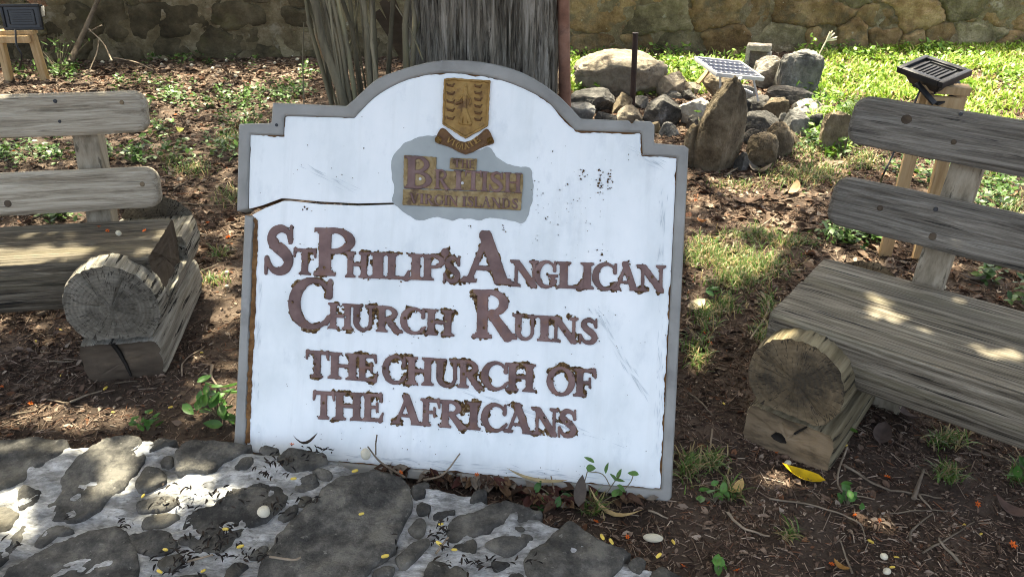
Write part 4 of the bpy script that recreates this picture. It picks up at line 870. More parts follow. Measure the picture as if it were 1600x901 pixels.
# rusty pole beside the trunk, rebar in the rock pile
def polelike(name, label, cat, P, r, mat, extra=0):
    P = np.array(P); t = thing(name, label, cat, tuple(P[0])); b = MB(); n = 12; Q = np.linspace(P[0], P[-1], n)-P[0]
    b.add(*tube_vf(Q, r*(1+.03*np.sin(np.arange(n)*2.3)), 14)); b.build('shaft', mat, t, 40)
    b = MB(); b.add(*tube_vf([Q[-1]+[0, 0, -.004], Q[-1]+[0, 0, .006]], r*1.12, 14)); b.build('end_cap', mat, t, 40); return t
pt = GY(880, 0, 2.45); pb = GY(883, 150, 2.45); d = pt-pb
polelike('rusty_pole', 'rusty steel pole standing against the right side of the trunk', 'pole', [pb-d*((pb[2]+.05)/d[2]), pt+d/np.linalg.norm(d)*1.2], .019, MT['rust'])
g0 = G(988, 172); g1 = GY(993, 53, g0[1]+.02); polelike('iron_stake', 'thin dark rusty iron stake standing among the rocks', 'stake', [g0-[0, 0, .05], g1], .02, MT['rebar'])

# ------------------------------------------------------------------ rocks behind the sign
def rock_mesh(size, seed, ang=5, kind=0):
    ang = int(ang*1.9+3); bm = bmesh.new(); bmesh.ops.create_icosphere(bm, subdivisions=5, radius=1); V = np.array([v.co for v in bm.verts]); F = np.array([[v.index for v in f.verts] for f in bm.faces]); bm.free()
    rg = np.random.default_rng(seed); V = np.sign(V)*np.abs(V)**(.42 if kind == 'slab' else .82)
    V *= (1+.28*fbm(V[:, 0]*1.2, V[:, 1]*1.2, V[:, 2]*1.2, o=2, s=seed))[:, None]
    for _ in range(ang):
        n = rg.normal(size=3); n[2] *= .7; n /= np.linalg.norm(n); dd = rg.uniform(.52, .86); s = np.clip(V@n-dd, 0, 9); V -= s[:, None]*n*.97
    if kind: V -= (V.max(0)+V.min(0))/2; V /= (V.max(0)-V.min(0))/2
    if kind == 'point': t_ = np.clip(V[:, 2]+.25, 0, 1.25)/1.25; V[:, 0] = V[:, 0]*(1-.62*t_**3.6)+.05*t_**3; V[:, 1] *= 1-.5*t_**2
    V *= (1+.09*fbm(V[:, 0]*5, V[:, 1]*5, V[:, 2]*5, o=4, s=seed+7)+.05*fbm(V[:, 0]*14, V[:, 1]*14, V[:, 2]*14, o=3, s=seed+8))[:, None]
    V -= (V.max(0)+V.min(0))/2; V /= (V.max(0)-V.min(0)); return V*np.asarray(size), F
def rock(px0, px1, py0, py1, label, mat, seed, ybase=None, ang=5, kind=0, deep=.8, sink=.05, name='rock', rz=None):
    """box in the photo; stands on the ground at its lower edge (or at ybase, further back)"""
    cx = (px0+px1)/2; gy = G(cx, ybase or py1)[1]; depth = None
    wid = (GY(px1, (py0+py1)/2, gy)-GY(px0, (py0+py1)/2, gy))[0]; dy = wid*deep
    yc = gy+dy*.35; zt = GY(cx, py0, yc+dy*.1)[2]; zb = min(GY(cx, py1, gy)[2], zt-.05)-sink if ybase else -sink*(1 if not kind else 3.5)
    wid *= 1.14; V, F = rock_mesh((wid, dy, zt-zb), seed, ang, kind)
    x = GY(cx, (py0+py1)/2, yc)[0]
    o = link(name, mesh_np(name, V, [F], MT[mat], smooth=32 if ang > 3 else 50), None, (x, yc, (zt+zb)/2)); return tag(o, label, 'rock')
rock(903, 1038, 78, 152, 'largest rounded grey tan boulder in the rock pile, behind the iron stake', 'rock_tan', 1, ang=-1, deep=.75)
rock(1028, 1068, 112, 153, 'small tan rock tucked against the right side of the big boulder', 'rock_tan', 2)
rock(1062, 1099, 126, 150, 'low tan rock between boulder and solar panel', 'rock_tan', 3, ang=3)
rock(893, 959, 140, 176, 'jagged glossy black rock just right of the trunk pole', 'rock_black', 4, ang=9)
rock(887, 928, 160, 190, 'grey rock peeking over the sign frame shoulder', 'rock_grey', 5)
rock(958, 987, 143, 178, 'small upright brown rock at the foot of the iron stake', 'rock_brown', 6)
rock(965, 1008, 164, 193, 'flat rock with a pale tan sunlit side at the frame top', 'rock_tan', 7, ang=7)
rock(1008, 1065, 150, 198, 'black rock with a white patch on its front', 'rock_black', 58, ang=8)
rock(990, 1014, 150, 170, 'small dark grey stone behind the iron stake', 'rock_grey', 9)
rock(1062, 1106, 152, 198, 'pale sunlit grey rock left of the standing stone', 'rock_pale', 10, ang=6)
rock(1092, 1166, 116, 268, 'tall pointed brown standing stone in front of the solar panel', 'rock_brown', 12, ang=0, kind='point', deep=.62, sink=.07)
rock(1070, 1104, 192, 262, 'brown stone leaning on the left foot of the standing stone', 'rock_brown', 13, ang=0)
rock(1098, 1150, 108, 152, 'dark brown rock under the solar panel', 'rock_brown', 14, ybase=165)
rock(1145, 1180, 131, 160, 'small grey rock under the panel strut', 'rock_grey', 15, ybase=168)
rock(1155, 1207, 148, 182, 'smooth dark slate rock right of the standing stone', 'rock_black', 16, ang=1)
rock(1192, 1234, 150, 188, 'dark brown angular rock beside the slate', 'rock_brown', 17, ang=7)
rock(1158, 1218, 174, 212, 'wide black rock with white fleck in the pile front', 'rock_black', 18, ang=6)
rock(1224, 1263, 171, 212, 'lumpy light grey rock at the right of the pile', 'rock_grey', 19, ang=3)
rock(1197, 1239, 188, 246, 'domed brown rock with a red lichen spot', 'rock_brown', 20, ang=-1)
rock(1169, 1213, 206, 262, 'brown rock at the foot of the standing stone, nearest in the pile', 'rock_brown', 21, ang=0)
rock(1163, 1190, 201, 228, 'little dark flat stone wedged by the standing stone', 'rock_black', 22)
rock(1284, 1324, 173, 238, 'upright tan slab stone in grass left of the right bench', 'rock_brown', 23, ang=0, kind='slab', deep=.45)
rock(1243, 1288, 155, 182, 'pale oblong stone lying behind the slab stone', 'rock_pale', 24, ang=3)
rock(1214, 1277, 78, 154, 'blocky standing grey stone with pale flat top at the pile back', 'rock_grey', 35, ang=-1, kind='slab', deep=.7, ybase=150)
rock(1200, 1270, 134, 166, 'dark low rock under the blocky standing stone', 'rock_black', 26, ang=6)
rock(1180, 1220, 86, 142, 'ragged pale concrete lump below the broken block', 'rock_pale', 27, ang=8)
rock(900, 930, 186, 205, 'dark stone low behind the sign shoulder', 'rock_black', 28); rock(930, 962, 172, 200, 'small dark stone between black and brown rocks', 'rock_black', 29)
rock(1066, 1090, 140, 158, 'little dark pebble rock before the low tan rock', 'rock_black', 30); rock(1128, 1160, 150, 180, 'dark rock half hidden right of the standing stone top', 'rock_black', 32)
for q, (a, b_, c, d_) in enumerate([(985, 1008, 186, 206), (1030, 1060, 190, 215), (1222, 1250, 205, 230), (1262, 1284, 176, 204), (1040, 1066, 140, 156), (1008, 1034, 190, 212), (1140, 1164, 176, 200), (1216, 1232, 176, 196), (1180, 1202, 186, 206), (1074, 1096, 178, 204), (1150, 1172, 238, 266), (950, 974, 186, 202), (1236, 1254, 160, 178)]): tag(rock(a, b_, c, d_, 'small dull rock filling a gap in the rock pile', ['rock_black', 'rock_grey', 'rock_brown'][q % 3], 60+q), None, None, 'gap stones in the rock pile')
rock(1235, 1265, 820, 845, 'x', 'rock_grey', 70) if False else None
# broken hollow concrete block
g0 = G(1180, 118); blk = thing('concrete_block', 'broken hollow concrete block with pale edges behind the solar panel', 'block', (g0[0], g0[1], 0), -.35)
zt = GY(1180, 70, g0[1])[2]
b = MB()
for c_, s_ in (((0, 0, zt-.02), (.2, .14, .045)), ((-.085, 0, zt/2), (.035, .14, zt)), ((.085, .02, zt/2-.03), (.035, .12, zt-.06)), ((0, .06, zt/2), (.16, .03, zt-.02))):
    V, Fc = box_vf(c_, s_, None, .008); V = V+.008*np.stack([fbm(V[:, 0]*40, V[:, 1]*40, V[:, 2]*40, s=k) for k in (1, 2, 3)], 1); b.add(V, Fc)
b.build('shell', MT['rock_pale'], blk, 30)

# ------------------------------------------------------------------ solar panel on struts
def rotm(ax, a): return np.array(Matrix.Rotation(a, 3, ax))
def euler3(y, p, r): return rotm('Z', y)@rotm('X', p)@rotm('Y', r)
c0 = np.array([1.4917, 5.2896, .3483]); wx, wy = .3915, .3079; R3 = euler3(.3138, .1647, .1569); ex, ey, en = R3.T
sol = tag(link('solar_panel', None), 'small tilted solar panel in white frame on struts over the rocks', 'solar panel')
sol.matrix_world = Matrix(np.block([[np.stack([ex, ey, en], 1), c0[:, None]], [np.zeros((1, 3)), np.ones((1, 1))]]).tolist())
b = MB()
for c_, s_ in (((0, wy/2-.0055, 0), (wx, .011, .026)), ((0, -wy/2+.0055, 0), (wx, .011, .026)), ((wx/2-.0055, 0, 0), (.011, wy-.023, .026)), ((-wx/2+.0055, 0, 0), (.011, wy-.023, .026))): b.add(*box_vf(c_, s_, None, .002))
b.build('frame', MT['alu'], sol, 30)
b = MB(); b.add(*box_vf((0, 0, .004), (wx-.023, wy-.023, .006))); b.build('back_sheet', MT['alu'], sol, 30)
ncx, ncy = 9, 4; cw, ch_ = (wx-.03)/ncx, (wy-.03)/ncy; cme = None
for i_ in range(ncx):
    for j_ in range(ncy):
        if cme is None: V, Fc = box_vf((0, 0, 0), (cw*.955, ch_*.975, .003)); cme = mesh_np('cell', V, Fc, MT['cell'])
        link('cell', cme, sol, (-(wx-.03)/2+cw*(i_+.5), -(wy-.03)/2+ch_*(j_+.5), .0095))
Wi = np.linalg.inv(np.stack([ex, ey, en], 1))
def sl_(P): return Wi@(np.asarray(P)-c0)
for P0, P1, m, nm, wq in ((GY(1107, 110, 5.4), GY(1090, 131, 5.35), MT['pine'], 'wooden_leg', .028), (GY(1159, 121, 5.12), GY(1143, 137, 5.1), MT['alu'], 'strut', .022), (GY(1146, 132, 5.15), GY(1176, 146, 5.1), MT['alu'], 'strut', .02), (GY(1125, 112, 5.3), GY(1126, 150, 5.3), MT['alu'], 'strut', .02), (GY(1176, 120, 5.3), GY(1185, 158, 5.3), MT['alu'], 'strut', .02)):
    b = MB(); b.add(*bar_vf(sl_(P0), sl_(P1), wq, wq*.7, .002)); b.build(nm, m, sol, 30)

# ------------------------------------------------------------------ flood lights on wooden stands
def flood(label, loc, R, w_, h_):
    t = tag(link('flood_light', None), label, 'flood light'); t.matrix_world = Matrix(np.block([[R, np.asarray(loc)[:, None]], [np.zeros((1, 3)), np.ones((1, 1))]]).tolist())
    # local: x width, y height of lamp face, +z back side with fins
    b = MB(); k = .022
    for c_, s_ in (((0, h_/2-k/2, 0), (w_, k, .026)), ((0, -h_/2+k/2, 0), (w_, k, .026)), ((w_/2-k/2, 0, 0), (k, h_-2*k-.001, .026)), ((-w_/2+k/2, 0, 0), (k, h_-2*k-.001, .026))): b.add(*box_vf(c_, s_, None, .004))
    b.build('rim', MT['black_metal'], t, 30)
    b = MB(); b.add(*box_vf((0, 0, .0), (w_-2*k-.001, h_-2*k-.001, .004), None, .0)); b.build('glass', MT['glass_dark'], t, 30)
    b = MB()
    for c_, s_ in (((0, h_*.28, -.005), (w_*.66, .008, .006)), ((0, -h_*.28, -.005), (w_*.66, .008, .006)), ((w_*.33, 0, -.005), (.008, h_*.54, .006)), ((-w_*.33, 0, -.005), (.008, h_*.54, .006))): b.add(*box_vf(c_, s_, None, .001))
    b.build('reflector_frame', MT['black_metal'], t, 30)
    V, Fc = box_vf((0, 0, 0), (w_*.5, .005, .003), None, .0005); lm = mesh_np('led_strip', V, Fc, MT['black_metal'])
    for q in range(5): link('led_strip', lm, t, (0, (q-2)*h_*.085, -.0045))
    bm = bmesh.new(); bmesh.ops.create_cube(bm, size=1)
    for v in bm.verts:
        k = .82 if v.co.z < 0 else .58; v.co = Vector((v.co.x*w_*k, v.co.y*h_*k, (.011 if v.co.z < 0 else .06)))
    bmesh.ops.bevel(bm, geom=list(bm.edges), offset=.006, segments=2, affect='EDGES'); me = bpy.data.meshes.new('housing'); bm.to_mesh(me); bm.free(); me.materials.append(MT['black_metal']); link('housing', me, t)
    V, Fc = box_vf((0, 0, 0), (.006, h_*.5, .016), None, .001); fm = mesh_np('fin', V, Fc, MT['black_metal'])
    for k in range(9): link('fin', fm, t, ((k-4)*w_*.056, 0, .064))
    b = MB(); s = h_*.55
    for sg in (-1, 1): b.add(*bar_vf((sg*(w_/2+.008), .0, .02), (sg*(w_/2+.008)*.86, -s*.75, .085), .008, .026, .002, (1, 0, 0)))
    b.add(*bar_vf((-w_*.44, -s*.75, .088), (w_*.44, -s*.75, .088), .026, .008, .002)); b.build('bracket', MT['black_metal'], t, 30)
    return t
def stand(label, foot, h_, sp, yaw, lean=.05, mat='pine', width=.045):
    t = thing('wooden_stand', label, 'stand', tuple(foot), yaw)
    for sx2 in (-1, 1):
        b = MB(); b.add(*bar_vf((sx2*sp/2*1.15, 0, -.05), (sx2*sp/2, lean, h_), width, width, .003, (0, 1, 0))); b.build('leg', MT[mat], t, 30)
    b = MB(); b.add(*bar_vf((-sp/2, lean-width*.99, h_-.03), (sp/2, lean-width*.99, h_-.03), width*.8, width, .003)); b.build('rail', MT[mat], t, 30)
    b = MB(); b.add(*bar_vf((-sp/2-.03, lean, h_+.018), (sp/2+.03, lean, h_+.018), width*1.7, .032, .003)); b.build('top_board', MT[mat], t, 30)
    return t
# right: lamp tipped up, back and fins towards the viewer
fR = G(1422, 402); topR = GY(1436, 138, fR[1]+.05)
stand('pine stand behind the right bench carrying a tipped flood light', (fR[0]-.04, fR[1], 0), topR[2]-.02, .12, -.35, .06, width=.05)
lc = np.array([1.7227, 3.1354, .8069]); R = euler3(-1.1195, .2152, .1015)@rotm('X', PI)@rotm('Z', PI/2)
flood('black flood light tipped face up above the right bench plank', lc, R, .165, .22)
b = MB(); b.add(*tube_vf(smoothline([GY(1440, 135, 3.1), GY(1398, 235, 3.05), GY(1378, 278, 3.05), G(1372, 300)], 6), .004, 6)); cb = b.build('lamp_cable', MT['black_metal'], None, 60); tag(cb, 'thin black cable hanging down from the right flood light', 'cable')
# left: lamp upright, seen from its front-back plate
gl = G(62, 125); hL = GY(35, 47, gl[1])[2]
stand('pine stand by the wall carrying the left flood light', (GY(55, 110, gl[1])[0]-.06, gl[1]-.05, 0), hL-.03, .26, .05, .03, width=.055)
lcL = GY(34, 27, gl[1]); flood('black flood light standing upright on pine stand at far left', lcL, rotm('Z', .05)@rotm('X', math.radians(-98)), .31, .2)

b = MB(); b.add(*tube_vf(smoothline([GY(24, 46, 5.9), GY(26, 70, 5.85), GY(34, 88, 5.85), GY(30, 110, 5.9)], 6), .007, 6)); tag(b.build('lamp_cable', MT['black_metal'], None, 60), 'black cable drooping from the left flood light along its stand', 'cable')
# branch leaning on the wall at the left
P = [GY(110, 97, 6.75), GY(122, 70, 6.9), GY(138, 35, 7.0), GY(155, -5, 7.1)]; b = MB()
b.add(*tube_vf(smoothline(np.array(P)-P[0], 5), np.linspace(.026, .018, 16), 8)); br = thing('broken_branch', 'bare yellowish branch leaning against the wall beside the left flood light', 'branch', tuple(P[0])); b.build('main_branch', MT['twig'], br, 60)
for A_, B_ in (((138, 45), (175, 95)), ((140, 50), (160, 40)), ((175, 90), (240, 110)), ((155, 60), (140, 110))):
    b = MB(); b.add(*tube_vf(smoothline(np.array([GY(*A_, 6.95), GY((A_[0]+B_[0])/2+4, (A_[1]+B_[1])/2-3, 6.8), GY(*B_, 6.6)])-P[0], 4), .006, 5)); b.build('side_twig', MT['twig'], br, 60)

# ------------------------------------------------------------------ ground cover: grass, weeds, litter (uncountable)
def gpos(P, z=0.): return np.array([G(x, y, z) for x, y in P])
def px_scatter(n, x0, x1, y0, y1, rg):
    """uniform over ground, restricted to the seen trapezium"""
    P = np.stack([rg.uniform(-7.5, 8, n), rg.uniform(1.0, 7.95, n)], 1); qx, qy, f = proj(np.c_[P, np.zeros(n)])
    m = (qx > x0) & (qx < x1) & (qy > y0) & (qy < y1); return P[m]
def front_free(P):      # keep off the ledge, out of the wall
    m = sdpoly(P[:, 0], P[:, 1], ledge_poly) < -.004
    wy = WA[1]+(P[:, 0]-WA[0])*WD[1]/WD[0]; return m & (P[:, 1] < wy-.03)
BL = np.array([[-.5, 0, 0], [.5, 0, 0], [.42, .25, .42], [-.42, .25, .42], [.3, .65, .75], [-.3, .65, .75], [0, 1.2, .85]]); BF = [np.array([[0, 1, 2, 3], [3, 2, 4, 5]]), np.array([[5, 4, 6]])]
def grass(name, label, P, hgt, wid, rg, c0_, c1_, dead=.08):
    n = len(P); g = rg.random((n, 1)); cols = np.array(c0_)*(1-g)+np.array(c1_)*g; dd = rg.random(n) < dead; cols[dd] = np.array([.32, .25, .12])*rg.uniform(.6, 1.2, (dd.sum(), 1))
    s = hgt*rg.uniform(.5, 1.3, n); b = MB(); pos = np.c_[P, gz(P[:, 0], P[:, 1])]
    scatter(BL, BF, pos, np.stack([wid*rg.uniform(.6, 1.3, n), s*rg.uniform(.5, 1.2, n), s], 1), rg.uniform(0, 2*PI, n), rg.normal(0, .25, n), 0, cols, b)
    return tag(b.build(name, MT['leafmat'], None, 180), label, None, None, 'stuff')
rg = np.random.default_rng(21)
P = px_scatter(520000, 870, 2200, 50, 260, rg); qx, qy, f = proj(np.c_[P, np.zeros(len(P))])
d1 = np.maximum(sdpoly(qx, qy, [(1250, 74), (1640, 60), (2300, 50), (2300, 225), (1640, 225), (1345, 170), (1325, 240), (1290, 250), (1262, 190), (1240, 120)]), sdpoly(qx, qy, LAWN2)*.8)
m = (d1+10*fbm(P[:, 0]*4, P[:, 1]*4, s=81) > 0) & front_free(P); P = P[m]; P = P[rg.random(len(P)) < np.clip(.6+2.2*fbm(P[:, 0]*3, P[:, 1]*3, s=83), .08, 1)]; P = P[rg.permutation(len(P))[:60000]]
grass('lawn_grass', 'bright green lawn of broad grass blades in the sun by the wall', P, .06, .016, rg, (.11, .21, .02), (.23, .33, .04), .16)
TUFT = [(1130, 405, 70, 16, 1500), (1180, 420, 50, 14, 900), (1100, 390, 25, 14, 500), (1150, 440, 40, 12, 800), (1230, 380, 40, 9, 500), (1170, 370, 40, 10, 500), (1090, 560, 16, 22, 350), (1100, 500, 20, 22, 400), (1130, 480, 22, 14, 350), (1075, 735, 14, 18, 300), (1110, 730, 18, 12, 240),
        (1140, 775, 12, 10, 130), (1480, 690, 24, 10, 320), (1480, 745, 18, 10, 260), (1240, 275, 40, 16, 900), (1290, 270, 28, 16, 700), (1310, 225, 14, 22, 500), (1255, 235, 30, 18, 700), (1350, 250, 30, 18, 700), (1540, 265, 50, 26, 1500), (1580, 320, 30, 20, 700),
        (1150, 60+230, 30, 10, 250), (1590, 745, 12, 12, 120), (1230, 845, 14, 8, 70), (300, 268, 28, 10, 500), (360, 310, 20, 12, 250), (340, 440, 18, 8, 160), (345, 395, 14, 8, 130), (365, 220, 25, 16, 500), (390, 200, 20, 10, 300), (270, 255, 20, 10, 250), (930, 795, 14, 10, 160), (1190, 530, 14, 20, 260), (1200, 480, 12, 20, 220)]
Q = []; 
for px, py, sx2, sy2, n in [(a, b_, c, d_, int(e*.55)) for a, b_, c, d_, e in TUFT]:
    c = gpos(np.stack([px+rg.normal(size=n)*sx2*.6, py+rg.normal(size=n)*sy2*.6], 1)); Q.append(c[:, :2])
P = np.concatenate(Q); P = P[front_free(P)]
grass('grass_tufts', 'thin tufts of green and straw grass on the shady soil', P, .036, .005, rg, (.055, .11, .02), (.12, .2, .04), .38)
# low broad-leaved weeds
def rosettes(name, label, P, leaf, rg, c0_, c1_, k=7):
    n = len(P); R = np.repeat(P, k, 0); N_ = len(R); yaw = rg.uniform(0, 2*PI, N_); rad = rg.uniform(.1, 1.3, N_)*leaf*1.1
    pos = np.c_[R[:, 0]-np.sin(yaw)*rad, R[:, 1]+np.cos(yaw)*rad, gz(R[:, 0], R[:, 1])+rg.uniform(.005, .075, N_)*leaf/.03]
    g = rg.random((N_, 1)); cols = np.array(c0_)*(1-g)+np.array(c1_)*g; b = MB()
    scatter(LT*np.array([1.4, 1, 1]), LF, pos, leaf*rg.uniform(.5, 1.25, N_), yaw, rg.normal(.1, .4, N_), rg.normal(0, .35, N_), cols, b)
    return tag(b.build(name, MT['leafmat'], None, 180), label, None, None, 'stuff')
WEED = [(60, 245, 60, 14, 42), (20, 250, 30, 14, 20), (215, 255, 30, 10, 22), (240, 140, 50, 12, 40), (270, 155, 16, 8, 16), (330, 160, 60, 20, 50), (400, 165, 50, 22, 46), (440, 150, 40, 18, 46), (250, 205, 26, 14, 16), (170, 245, 16, 8, 14), (90, 340, 20, 8, 18), (215, 330, 10, 5, 8), (350, 230, 30, 16, 26),
        (100, 115, 35, 10, 40), (40, 118, 40, 8, 20), (300, 100, 120, 6, 30), (470, 145, 12, 8, 14), (370, 190, 30, 10, 26), (280, 240, 40, 16, 22), (1330, 370, 40, 14, 50), (1370, 365, 26, 12, 36), (1420, 270, 30, 10, 22), (1460, 290, 24, 20, 24), (1560, 300, 36, 26, 60), (1540, 440, 16, 10, 12), (1590, 470, 12, 10, 8), (1500, 620, 26, 7, 14),
        (1230, 62, 46, 9, 55), (1280, 78, 40, 7, 40), (1170, 80, 22, 7, 22), (1060, 82, 60, 6, 40), (930, 90, 26, 5, 18), (1400, 72, 100, 3, 40), (1560, 65, 60, 5, 40), (1270, 225, 24, 16, 26), (1300, 235, 20, 14, 20), (1100, 240, 8, 16, 10), (480, 118, 20, 10, 14), (960, 140, 10, 6, 6)]
Q = []
for px, py, sx2, sy2, n in [(a, b_, c, d_, max(4, int(e*.8))) for a, b_, c, d_, e in WEED]:
    c = gpos(np.stack([px+rg.normal(size=n)*sx2*.6, py+rg.normal(size=n)*sy2*.6], 1)); Q.append(c[:, :2])
P = np.concatenate(Q); P = P[front_free(P)]
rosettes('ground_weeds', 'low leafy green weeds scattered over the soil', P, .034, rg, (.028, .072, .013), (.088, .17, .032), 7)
P = px_scatter(60000, 870, 2200, 50, 260, rg); qx, qy, f = proj(np.c_[P, np.zeros(len(P))])
d1 = np.maximum(sdpoly(qx, qy, [(1250, 74), (1640, 60), (2300, 50), (2300, 225), (1640, 225), (1345, 170), (1325, 240), (1290, 250), (1262, 190), (1240, 120)]), sdpoly(qx, qy, LAWN2))
P = P[(d1+10*fbm(P[:, 0]*4, P[:, 1]*4, s=81) > -4) & front_free(P) & (fbm(P[:, 0]*2.5, P[:, 1]*2.5, s=85) > .02)][:900]
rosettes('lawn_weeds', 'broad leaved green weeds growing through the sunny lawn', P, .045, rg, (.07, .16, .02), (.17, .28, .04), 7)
# litter: leaf fragments and twigs
n0 = 230000
P = px_scatter(n0*2, -500, 2100, 50, 1100, rg); P = P[front_free(P)]
dens = np.clip(.6+1.5*fbm(P[:, 0]*2.6, P[:, 1]*2.6, s=91), .1, 1)*np.clip(1.25-P[:, 1]*.07, .5, 1)
P = P[rg.random(len(P)) < dens][:150000]; n = len(P)
pal = np.array([[.035, .022, .016], [.07, .044, .032], [.11, .073, .053], [.16, .115, .085], [.21, .16, .125], [.28, .225, .18], [.37, .315, .255], [.15, .072, .04]]); pr = np.array([.13, .2, .21, .17, .13, .08, .03, .05])
def litter(P, name, label, smin, smax, lo_=0., cols=None, pr=pr):
    n = len(P); cols = pal[rg.choice(len(pal), n, p=pr)]*np.array([.9, .85, .81])*rg.uniform(.75, 1.25, (n, 1)); b = MB(); s = (smin+(smax-smin)*rg.random(n)**2.2)*np.clip(P[:, 1]/3.4, .52, 1)
    k = n//2; tv = LT*np.array([1.1, 1, 4]); 
    scatter(tv, LF, np.c_[P[:k], gz(P[:k, 0], P[:k, 1])+.004], np.stack([s[:k], s[:k], s[:k]*rg.uniform(.3, 1.6, k)], 1), rg.uniform(0, 2*PI, k), rg.normal(0, .35, k), rg.normal(0, .35, k), cols[:k], b)
    q = n-k; TV = np.array([[-.5, -1, 0], [.5, -1, 0], [0, -1, .8], [-.4, 0, .15], [.6, 0, .15], [.1, 0, .95], [-.3, 1, 0], [.3, 1, 0], [0, 1, .6]])*np.array([1, .5, 1])
    TFq = [np.array([[0, 1, 4, 3], [1, 2, 5, 4], [2, 0, 3, 5], [3, 4, 7, 6], [4, 5, 8, 7], [5, 3, 6, 8]])]
    th = rg.uniform(.0012, .0035, q)
    scatter(TV, TFq, np.c_[P[k:], gz(P[k:, 0], P[k:, 1])+.003], np.stack([th, s[k:]*2.2, th], 1), rg.uniform(0, 2*PI, q), rg.normal(0, .12, q), 0, cols[k:]*1.15, b)
    return tag(b.build(name, MT['litter'], None, 180), label, None, None, 'stuff')
litter(P, 'leaf_litter', 'brown leaf litter, bark chips and twig bits covering the soil', .012, .068)
pq = np.stack([rg.uniform(-300, 1900, 150000), rg.uniform(95, 1000, 150000)], 1)
def gvec(p):
    d = np.array([1., 0, 0])*((p[:, :1]-800)/FPX)-U_*((p[:, 1:]-450.5)/FPX)+F_; return (CAM+d*(-CAM[2]/d[:, 2:]))[:, :2]
Pn = gvec(pq); Pn = Pn[front_free(Pn)]; Pn = Pn[rg.random(len(Pn)) < np.clip(.75+1.2*fbm(Pn[:, 0]*5, Pn[:, 1]*5, s=93), .25, 1)]
litter(Pn, 'fine_litter', 'fine crumbled bark, leaf bits and twiglets over the near soil', .004, .032)
P = px_scatter(110000, -60, 1660, 60, 960, rg); P = P[front_free(P)]; qx, qy, f = proj(np.c_[P, np.zeros(len(P))])
m = np.zeros(len(P), bool)
for px, py, rx, ry in ((1180, 350, 110, 70), (1150, 300, 60, 30), (1400, 420, 200, 60), (1560, 440, 60, 60), (230, 120, 260, 22), (430, 130, 60, 30), (1230, 230, 110, 30), (300, 130, 200, 40)): m |= ((qx-px)/rx)**2+((qy-py)/ry)**2 < rg.uniform(.1, 1.2, len(P))
P = P[m][:8500]; litter(P, 'dry_leaf_scatter', 'larger pale dry leaves lying in drifts on the soil', .04, .1, pr=np.array([.05, .13, .2, .22, .18, .12, .06, .04]))
# leaf drift at the foot of the sign and black needles on the ledge
def debris(name, label, spots, zf, smin, smax, palette, mat='litter', thin=.35, frac=.5):
    Q = []; 
    for px, py, sx2, sy2, k, z in spots:
        c = np.array([G(px+rg.normal()*sx2*.6, py+rg.normal()*sy2*.6, z) for _ in range(max(2, int(k*frac)))]); k = len(c); c[:, 2] += rg.uniform(0, .012, k); Q.append(c)
    P = np.concatenate(Q); n = len(P); pa = np.array(palette); cols = pa[rg.integers(0, len(pa), n)]*rg.uniform(.7, 1.3, (n, 1)); s = rg.uniform(smin, smax, n); b = MB()
    scatter(LT*np.array([thin*2, 1, 3]), LF, P, s, rg.uniform(0, 2*PI, n), rg.normal(0, .3, n), rg.normal(0, .5, n), cols, b)
    return tag(b.build(name, MT[mat], None, 180), label, None, None, 'stuff')
debris('dark_debris', 'blackened leaf scraps and needles lying on the ledge', [(330, 858, 50, 24, 130, .128), (275, 875, 34, 22, 90, .128), (350, 830, 20, 12, 30, .128), (195, 822, 16, 6, 24, .128), (330, 768, 70, 14, 60, .128), (300, 790, 60, 10, 40, .128), (430, 795, 22, 10, 40, .128), (445, 722, 36, 12, 70, .128), (425, 745, 24, 10, 30, .128), (690, 835, 14, 24, 70, .128),
    (735, 880, 55, 10, 60, .128), (870, 822, 10, 6, 6, .13), (845, 878, 14, 6, 10, .13), (485, 785, 22, 6, 20, .128), (20, 850, 14, 8, 8, .128), (105, 812, 4, 2, 3, .128), (500, 705, 20, 5, 30, .128), (620, 850, 8, 8, 6, .128), (400, 870, 30, 12, 40, .128)], None, .009, .024, [(.012, .01, .009), (.02, .015, .012), (.035, .024, .017)], thin=.3)
debris('leaf_drift', 'drift of brown dead leaves along the foot of the sign', [(620, 737, 30, 3, 60, .04), (690, 747, 40, 3, 110, .03), (760, 756, 40, 3, 110, .03), (830, 768, 40, 5, 110, .02), (900, 785, 40, 8, 100, .02), (980, 780, 40, 6, 70, .01), (850, 785, 30, 8, 60, .02)], None, .02, .06,
       [(.05, .03, .02), (.09, .05, .032), (.15, .09, .05), (.17, .14, .11), (.06, .02, .015)], 'dryleaf', .5, .32)

# ------------------------------------------------------------------ countable small things
def leaf_mesh(name, col, L=.1, W=.4, curl=.3, mat='dryleaf', nseg=8):
    u = np.linspace(0, 1, nseg); wv = W*L*np.sin(np.clip(u, .0, 1)**.8*PI)**.8*.5; wv[0] = wv[-1] = .001*L
    z = curl*L*((u-.5)**2*1.4-.1); V = np.concatenate([np.stack([-wv, u*L-L/2, z+wv*.5], 1), np.stack([0*u, u*L-L/2, z], 1), np.stack([wv, u*L-L/2, z+wv*.5], 1)]); k = np.arange(nseg-1)
    return mesh_np(name, V, [np.concatenate([np.stack([k, k+nseg, k+nseg+1, k+1], 1), np.stack([k+nseg, k+2*nseg, k+2*nseg+1, k+nseg+1], 1)])], MT[mat], np.tile(col, (len(V), 1))*RNG.uniform(.85, 1.15, (len(V), 1)), 180)
def put(o, px, py, z=None, dz=.006):
    c = G(px, py, 0 if z is None else z); o.location = (c[0], c[1], (float(gz(c[0], c[1])) if z is None else z)+dz); return o
